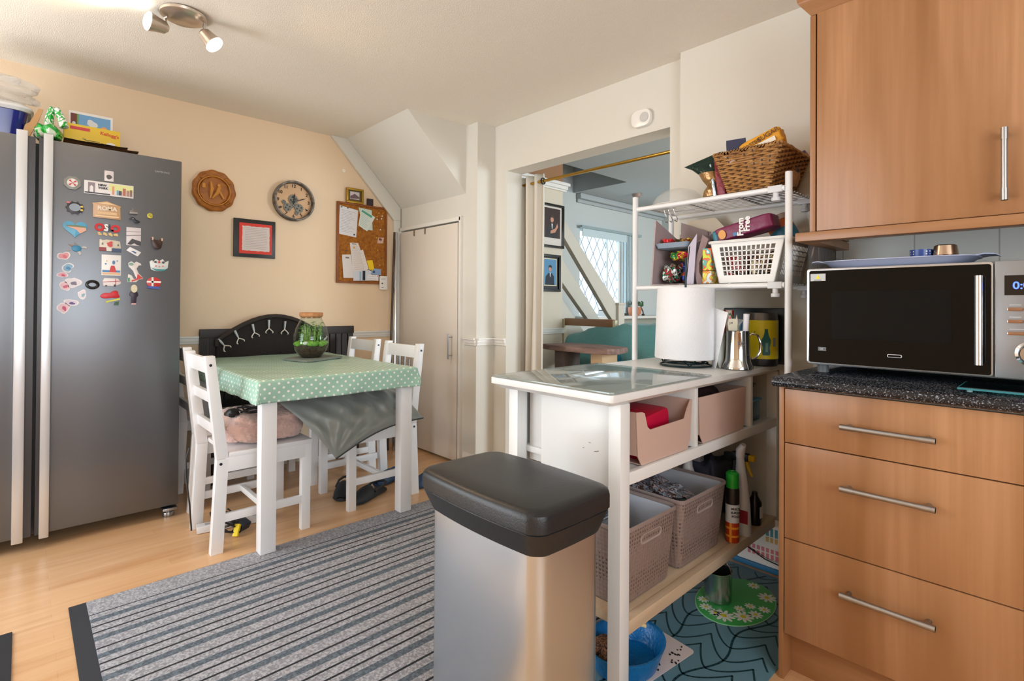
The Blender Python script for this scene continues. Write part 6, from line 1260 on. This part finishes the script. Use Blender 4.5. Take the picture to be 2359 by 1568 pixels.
# magazine file, tray, wrapped sweets and papers at the left
cd = mat('grey_brown_card', '#a8989a', .7)
t = thing('magazine_file', 'grey-brown card magazine file standing on the left of the middle shelf', 'magazine file', (-1.22, 2.15, SM))
b = MB(); b.hexa([(-1.275, 2.045, SM+.001), (-1.268, 2.045, SM+.001), (-1.268, 2.30, SM+.001), (-1.275, 2.30, SM+.001)], [(-1.265, 2.06, SM+.29), (-1.258, 2.06, SM+.29), (-1.258, 2.30, SM+.20), (-1.265, 2.30, SM+.20)])
b.box(-1.275, -1.12, 2.296, 2.302, SM+.001, SM+.25).box(-1.275, -1.12, 2.045, 2.30, SM+.001, SM+.004); b.build('side_panels', cd, t)
b = MB(); b.hexa([(-1.265, 2.290, SM+.20), (-1.125, 2.290, SM+.17), (-1.125, 2.294, SM+.17), (-1.265, 2.294, SM+.20)], [(-1.262, 2.286, SM+.305), (-1.13, 2.286, SM+.25), (-1.13, 2.292, SM+.25), (-1.262, 2.292, SM+.305)]); b.build('card_flap', mat('grey_brown_card2', '#8f8081', .7), t)
t = thing('plastic_tray', 'grey-blue plastic tray of sweets held inside the magazine file', 'tray', (-1.19, 2.12, SM+.16))
b = MB(); b.rings([[(x, y, SM+z) for x, y in rrect(-1.255-d, -1.105+d, 2.055-d, 2.20+d, .02)] for d, z in ((-.012, .158), (0, .162), (.006, .183), (.003, .184), (-.004, .168))]); b.build('tray', mat('tray_grey_blue', '#7f90a2', .4), t)
for x0, x1, z, c_, lab, sd in ((-1.255, -1.205, .185, ['#b3121c', '#e0252f', '#ee4a50', '#c4161f'], 'bright red wrapped sweets in the grey tray', 81), (-1.195, -1.11, .180, ['#6b5a1c', '#274a22', '#8a2a22', '#c0a03a'], 'olive and red sachets at the right of the grey tray', 82)):
    tag(MB().blob(x0, x1, 2.07, 2.17, SM+z-.006, SM+z+.028, .25, sd, .7).build('sweets', patch_mat('sweets_%d' % sd, c_, 50, .25)), lab, 'sweets')
for x0, x1, z0, z1, c_, lab, sd in ((-1.215, -1.105, .105, .152, ['#17602f', '#1c7a3a', '#d7c12c', '#c02a4a'], 'green and yellow packet under the grey tray', 83), (-1.25, -1.165, .002, .10, ['#0d4a34', '#d7dcda', '#1f5f44', '#b0343f'], 'white and dark green foil bag at the bottom left', 84), (-1.185, -1.10, .002, .115, ['#14308c', '#1f48b8', '#c4562c', '#a31a20'], 'blue, orange and red foil bag at the bottom', 85)):
    tag(MB().blob(x0, x1, 2.06 if sd != 85 else 2.10, 2.17 if sd != 85 else 2.22, SM+z0, SM+z1, .22, sd, .6, 40, 26).build('food_packet', patch_mat('foil_%d' % sd, c_, 34, .2, .2)), lab, 'packet')
t = thing('magazine_file', 'pale lilac card magazine file with torn brown card beside it', 'magazine file', (-1.08, 2.18, SM))
b = MB(); b.hexa([(-1.108, 2.05, SM+.001), (-1.075, 2.05, SM+.001), (-1.075, 2.054, SM+.001), (-1.108, 2.054, SM+.001)], [(-1.098, 2.05, SM+.16), (-1.06, 2.05, SM+.21), (-1.06, 2.054, SM+.21), (-1.098, 2.054, SM+.16)])
b.hexa([(-1.110, 2.05, SM+.001), (-1.106, 2.05, SM+.001), (-1.106, 2.30, SM+.001), (-1.110, 2.30, SM+.001)], [(-1.094, 2.05, SM+.16), (-1.090, 2.05, SM+.16), (-1.090, 2.30, SM+.25), (-1.094, 2.30, SM+.25)]); b.build('lilac_card', mat('lilac_card', '#b9b4c6', .7), t)
MB(FB(2.06)).prism([(-1.065, SM+.001), (-1.03, SM+.001), (-1.055, SM+.05), (-1.055, SM+.09), (-1.035, SM+.13), (-1.015, SM+.185), (-1.04, SM+.205), (-1.065, SM+.12), (-1.075, SM+.06)], -.06, .0).build('torn_card', mat('torn_card', '#8c7878', .8), t)
tag(MB(FB(2.30)).prism([(-1.235, 1.47), (-1.235, 1.525), (-1.10, 1.525), (-1.06, 1.48), (-1.10, 1.44), (-1.16, 1.445)], -.004, .0).build('cream_paper', mat('cream_paper', '#d9cdb8', .8)), 'cream paper sheet hanging behind the magazine files', 'paper')
for z0, z1, c_, lab in ((.055, .145, ['#e2e6e6', '#58b8b0', '#e0602c', '#c8d84a'], 'upper small multicoloured carton beside the white basket'), (.002, .052, ['#f0e8da', '#d9e05a', '#e08a3a', '#cfe0e0'], 'lower small multicoloured carton beside the white basket')):
    tag(MB().box(-1.032, -.995, 2.045, 2.12, SM+z0, SM+z1).build('food_carton', patch_mat('carton_%d' % int(z0*1000), c_, 30, .5), bevel=.001), lab, 'carton')
hk = chrome
for i, x in enumerate((-1.262, -1.240, -1.215)):
    b = MB(); b.tube([(x, 2.15, 1.567), (x, 2.139, 1.568), (x, 2.134, 1.556), (x+.004, 2.14, 1.535), (x+.010, 2.15, 1.515), (x+.012, 2.142, 1.500), (x+.008, 2.130, 1.504)], .0022, 8)
    tag(b.build('s_hook', hk), ('leftmost', 'middle', 'rightmost')[i] + ' steel S-hook hanging from the top rack shelf', 'hook', 'steel S-hooks under the top shelf')
# ---------------------------------------------------------------- doorway curtain
t = thing('curtain_rail', 'gold curtain pole across the doorway with square end', 'curtain pole', (-2.0, 2.59, 2.0))
MB().tube([(-2.72, 2.61, 1.975), (-1.30, 2.61, 1.975)], .010, 14).build('pole', mat('brass', '#b98f3f', .22, .9), t)
MB(T(-2.748, 2.60, 1.99) @ RX(45)).box(-.02, .035, -.022, .022, -.022, .022).build('finial', mat('brass_dark', '#8d7a36', .4, .7), t, bevel=.003)
cm = mat('curtain_cream', '#d8d2c6', .85)
def drape(u, v):
    w = .10+.02*(1-v); ph = u*PI*7; 
    return (-2.742+.255*u+.010*math.sin(3*v+u), 2.615+(.030+.012*v)*math.sin(ph)*.9+.006*math.sin(5*v+9*u), 2.03-v*2.0)
b = MB(); b.sheet(drape, 90, 30); o = b.build('curtain', cm, smooth=80); tag(o, 'pale cream eyelet curtain drawn to the left of the doorway', 'curtain')
m_ = o.modifiers.new('thickness', 'SOLIDIFY'); m_.thickness = .003
t = thing('curtain_eyelet', 'dark metal eyelet ring where pole enters the curtain', 'eyelet', (-2.48, 2.60, 1.96)); MB().rings([[(-2.478+dx, 2.61+r*math.cos(a), 1.975+r*math.sin(a)) for r, dx in ((.024, 0), (.024, .006), (.016, .006), (.016, 0))] for a in [2*PI*i/24 for i in range(24)]], closed=True).build('ring', mat('eyelet_dark', '#3c3a38', .3, .9), t)
# ---------------------------------------------------------------- portraits
def portrait(y0, y1, z0, z1, label, fm, mm, bg, mo, skin, hair, suit, gl=None):
    t = thing('framed_portrait', label, 'picture', (-3.05, (y0+y1)/2, z0), 0, 'portraits on the living room wall')
    F = FA(-3.05); w = .022
    b = MB(F); b.box(y0, y1, z0, z0+w, 0, .022).box(y0, y1, z1-w, z1, 0, .022).box(y0, y0+w, z0+w, z1-w, 0, .022).box(y1-w, y1, z0+w, z1-w, 0, .022); b.build('frame', fm, t, bevel=.003)
    MB(F).box(y0+w, y1-w, z0+w, z1-w, 0, .008).build('mount', mm, t)
    a0, a1, b0, b1 = mo; MB(F).box(a0, a1, b0, b1, .008, .010).build('photo_print', bg, t)
    cy, H_ = (a0+a1)/2, b1-b0
    MB(F).prism([(cy-.28*H_, b0), (cy-.25*H_, b0+.32*H_), (cy-.10*H_, b0+.46*H_), (cy+.10*H_, b0+.46*H_), (cy+.22*H_, b0+.34*H_), (cy+.24*H_, b0)], .010, .0108).build('suit', suit, t)
    MB(F).prism(blobby(cy, b0+.62*H_, .075*H_, .105*H_, 3, k=.08), .0108, .0116).build('face', skin, t)
    MB(F).prism([(cy-.09*H_, b0+.62*H_), (cy-.085*H_, b0+.74*H_), (cy, b0+.78*H_), (cy+.085*H_, b0+.74*H_), (cy+.09*H_, b0+.62*H_), (cy+.06*H_, b0+.68*H_), (cy-.06*H_, b0+.69*H_)], .0116, .0122).build('hair', hair, t)
    MB(F).prism([(cy-.03*H_, b0+.48*H_), (cy+.03*H_, b0+.48*H_), (cy+.008*H_, b0+.30*H_), (cy-.008*H_, b0+.30*H_)], .0112, .0118).build('shirt', paper, t)
    return t
sk = mat('print_skin', '#c58d74', .6)
p = portrait(3.19, 3.47, 1.615, 1.992, 'larger black-framed portrait of a seated person in dark dress', mat('frame_gloss_black', '#17130f', .15), mat('mount_cream', '#d8cfc6', .6), mat('print_dark_brown', '#3a2a28', .25), (3.215, 3.425, 1.70, 1.955), sk, mat('print_hair', '#3a2a20', .6), mat('print_suit', '#1c1718', .5))
MB(FA(-3.05)).prism([(3.30, 1.735), (3.36, 1.75), (3.395, 1.80), (3.385, 1.83), (3.36, 1.785), (3.30, 1.76)], .0118, .0125).build('arm', sk, p)
p = portrait(3.19, 3.428, 1.238, 1.556, 'smaller black-framed school portrait in blazer and tie', mat('frame_black2', '#141416', .4), mat('mount_dark', '#1c1d20', .5), mat('print_blue', '#4f89b0', .5), (3.225, 3.375, 1.295, 1.515), sk, mat('print_hair_dark', '#1c1614', .6), mat('print_blazer', '#1a2130', .6))
b = MB(FA(-3.05)); 
for r in (rect(3.217, 3.383, 1.287, 1.295), rect(3.217, 3.383, 1.515, 1.523), rect(3.217, 3.225, 1.295, 1.515), rect(3.375, 3.383, 1.295, 1.515)): b.prism(r, .008, .011)
b.build('cream_slip', mat('cream_slip', '#d9cfae', .6), p)
# ---------------------------------------------------------------- living room furniture
t = thing('wooden_bench', 'rough wooden slab side table in the living room', 'side table', (-2.4, 2.95, 0)); rw = mat('rough_wood', '#9c8078', .7, var=((5, 30, 30), '#6f5850', .2), bump=(30, .6))
b = MB(); b.prism([(-2.745, 2.90), (-2.60, 2.86), (-2.30, 2.845), (-2.12, 2.87), (-2.085, 2.95), (-2.14, 3.14), (-2.4, 3.19), (-2.69, 3.16)], .788, .828); b.build('slab_top', rw, t, bevel=.008)
MB().box(-2.64, -2.54, 2.92, 3.10, 0, .788).build('leg', mat('grey_leg_wood', '#6b625f', .8, bump=(40, .6)), t, bevel=.006)
MB().box(-2.30, -2.20, 2.92, 3.10, 0, .788).build('leg', mat('pale_leg_wood', '#c8ab86', .7, bump=(40, .3)), t, bevel=.006)
t = thing('sofa', 'sofa under teal throw in the living room', 'sofa', (-2.3, 3.9, 0)); tl = mat('teal_quilt', '#62a0a6', .85, bump=(30, .5), sheen=.3)
MB().box(-3.0, -1.55, 3.56, 4.25, .05, .45).build('sofa_base', mat('sofa_grey', '#5e6266', .8), t, bevel=.04)
MB().box(-3.0, -1.55, 4.05, 4.25, .45, .80).build('backrest', MC['sofa_grey'], t, bevel=.04)
def throw(u, v):
    x = -3.0+u*1.5; y = 3.38+v*.85; top = .955-.15*max(0, .16-u)**.8*3 - .02*math.sin(u*9)
    z = top*min(1, .78+1.5*v) if v < .15 else top
    z += .012*math.sin(x*23+y*9)+.010*math.sin(x*11-y*31)
    if v < .14: z = .62+(top-.62)*math.sin(v/.14*PI/2)
    return (x+.01*math.sin(y*30), y, z)
b = MB(); b.sheet(throw, 70, 40); o = b.build('throw_blanket', tl, smooth=80); tag(o, 'teal quilted throw draped over the sofa', 'blanket'); m_ = o.modifiers.new('thickness', 'SOLIDIFY'); m_.thickness = .015; m_.offset = -1
tag(MB().box(-3.0, -2.0, 3.57, 4.0, .452, .615).build('seat_block', MC['sofa_grey'], bevel=.04), 'grey seat padding under the teal throw', 'seat pad')
t = thing('chair_back', 'plain wooden rail standing behind the teal throw', 'chair', (-2.78, 3.51, 0))
k = (4.32-.0)/3.7
MB().box(-3.05, -2.52, 3.50, 3.525, .945, 1.008).build('top_rail', cab_mat('rail_wood', 'x', '#a98468', '#8f6b52'), t, bevel=.004)
for x in (-3.07, -2.53): MB().box(x, x+.025, 3.495, 3.53, 0, 1.002).build('post', mat('post_cream', '#cfc7a8', .5), t, bevel=.003)
for x0, x1, y0, z0, z1, c_, lab in ((-2.53, -2.32, 3.22, .60, .76, '#156f8c', 'bright teal cushion seen between the side table legs'), (-2.18, -1.92, 3.24, .52, .74, '#8d8055', 'olive cushion right of the side table'), (-2.55, -2.33, 3.2, .44, .59, '#0f5a78', 'darker blue-teal cushion below the bright one')):
    tag(MB().blob(x0, x1, y0, y0+.14, z0, z1, .08, int(z0*100), .5, 36, 22).build('cushion', mat('cushion_'+c_.strip('#'), c_, .7, bump=(30, .3))), lab, 'cushion')
tag(MB().box(-2.62, -1.80, 3.17, 3.40, .02, .44).build('storage_ottoman', mat('dark_fabric_box', '#2c3a40', .8), bevel=.02), 'dark box seat carrying the cushions behind the side table', 'ottoman')
# window sill things
t = thing('potted_succulent', 'terracotta pot with a small green succulent on the window sill', 'plant', (XA+.07, 5.47, 1.0))
MB().lathe([(.052, 1.001), (.075, 1.03), (.082, 1.075), (.078, 1.105), (.070, 1.10), (.01, 1.09)], (XA+.13, 5.465, 0), 28).build('pot', mat('terracotta', '#c9805c', .7), t)
b = MB(); rr = random.Random(2)
for i in range(26):
    a = rr.uniform(0, 2*PI); r = rr.uniform(.01, .07); b.tube([(XA+.13, 5.465, 1.10), (XA+.13+r*.5*math.cos(a), 5.465+r*.5*math.sin(a), 1.13+rr.uniform(0, .03)), (XA+.13+r*math.cos(a), 5.465+r*math.sin(a), 1.12+rr.uniform(0, .07))], [.009, .012, .002], 6)
b.build('leaves', mat('succulent_green', '#4f7d52', .6), t)
t = thing('potted_succulent', 'small spindly plant beside the terracotta pot', 'plant', (XA+.07, 5.63, 1.0))
b = MB(); b.tube([(XA+.13, 5.66, 1.001), (XA+.13, 5.65, 1.05), (XA+.13, 5.60, 1.11)], .008, 6); b.ball((XA+.13, 5.655, 1.012), .022, .022, .012); b.build('stem', mat('bark_brown', '#5e5145', .8), t)
b = MB()
for i in range(14): a = i*2.4; b.ball((XA+.13+.02*math.cos(a), 5.60+.035*math.sin(a), 1.12+.004*i), .012, .012, .010, 8, 6)
b.build('leaves', mat('succulent_green', '#4f7d52'), t)
t = thing('picture_card', 'small card with terracotta and grey blocks on the sill', 'card', (XA+.03, 5.0, 1.0))
MB(FA(XA+.04)).box(4.86, 5.19, 1.001, 1.075, 0, .006).build('card_sheet', mat('card_pale2', '#d4dade', .7), t); MB(FA(XA+.046)).box(5.04, 5.19, 1.005, 1.07, 0, .002).build('terracotta_block', mat('card_terracotta', '#c79a86', .7), t); MB(FA(XA+.046)).box(4.87, 5.02, 1.06, 1.07, 0, .002).build('grey_line', ink, t)
t = thing('window_blind', 'open vertical blind stacked at the right of the lattice window', 'blind', (XA+.05, 5.5, 1.03))
MB(FA(XA)).box(4.52, 5.70, 1.985, 2.015, .03, .075).build('headrail', mat('blind_rail', '#9fb0b4', .5), t)
MB(FA(XA)).box(4.57, 5.42, 1.90, 1.985, .035, .045).build('rolled_pelmet', mat('blind_pale', '#cfe0e4', .7), t)
for i in range(9): MB(FA(XA)).prism([(5.41+.03*i, 1.985), (5.425+.03*i, 1.985), (5.425+.03*i, 1.03), (5.41+.03*i, 1.03)], .004, .036).build('slat', mat('blind_slat', '#c9dde2', .7), t)
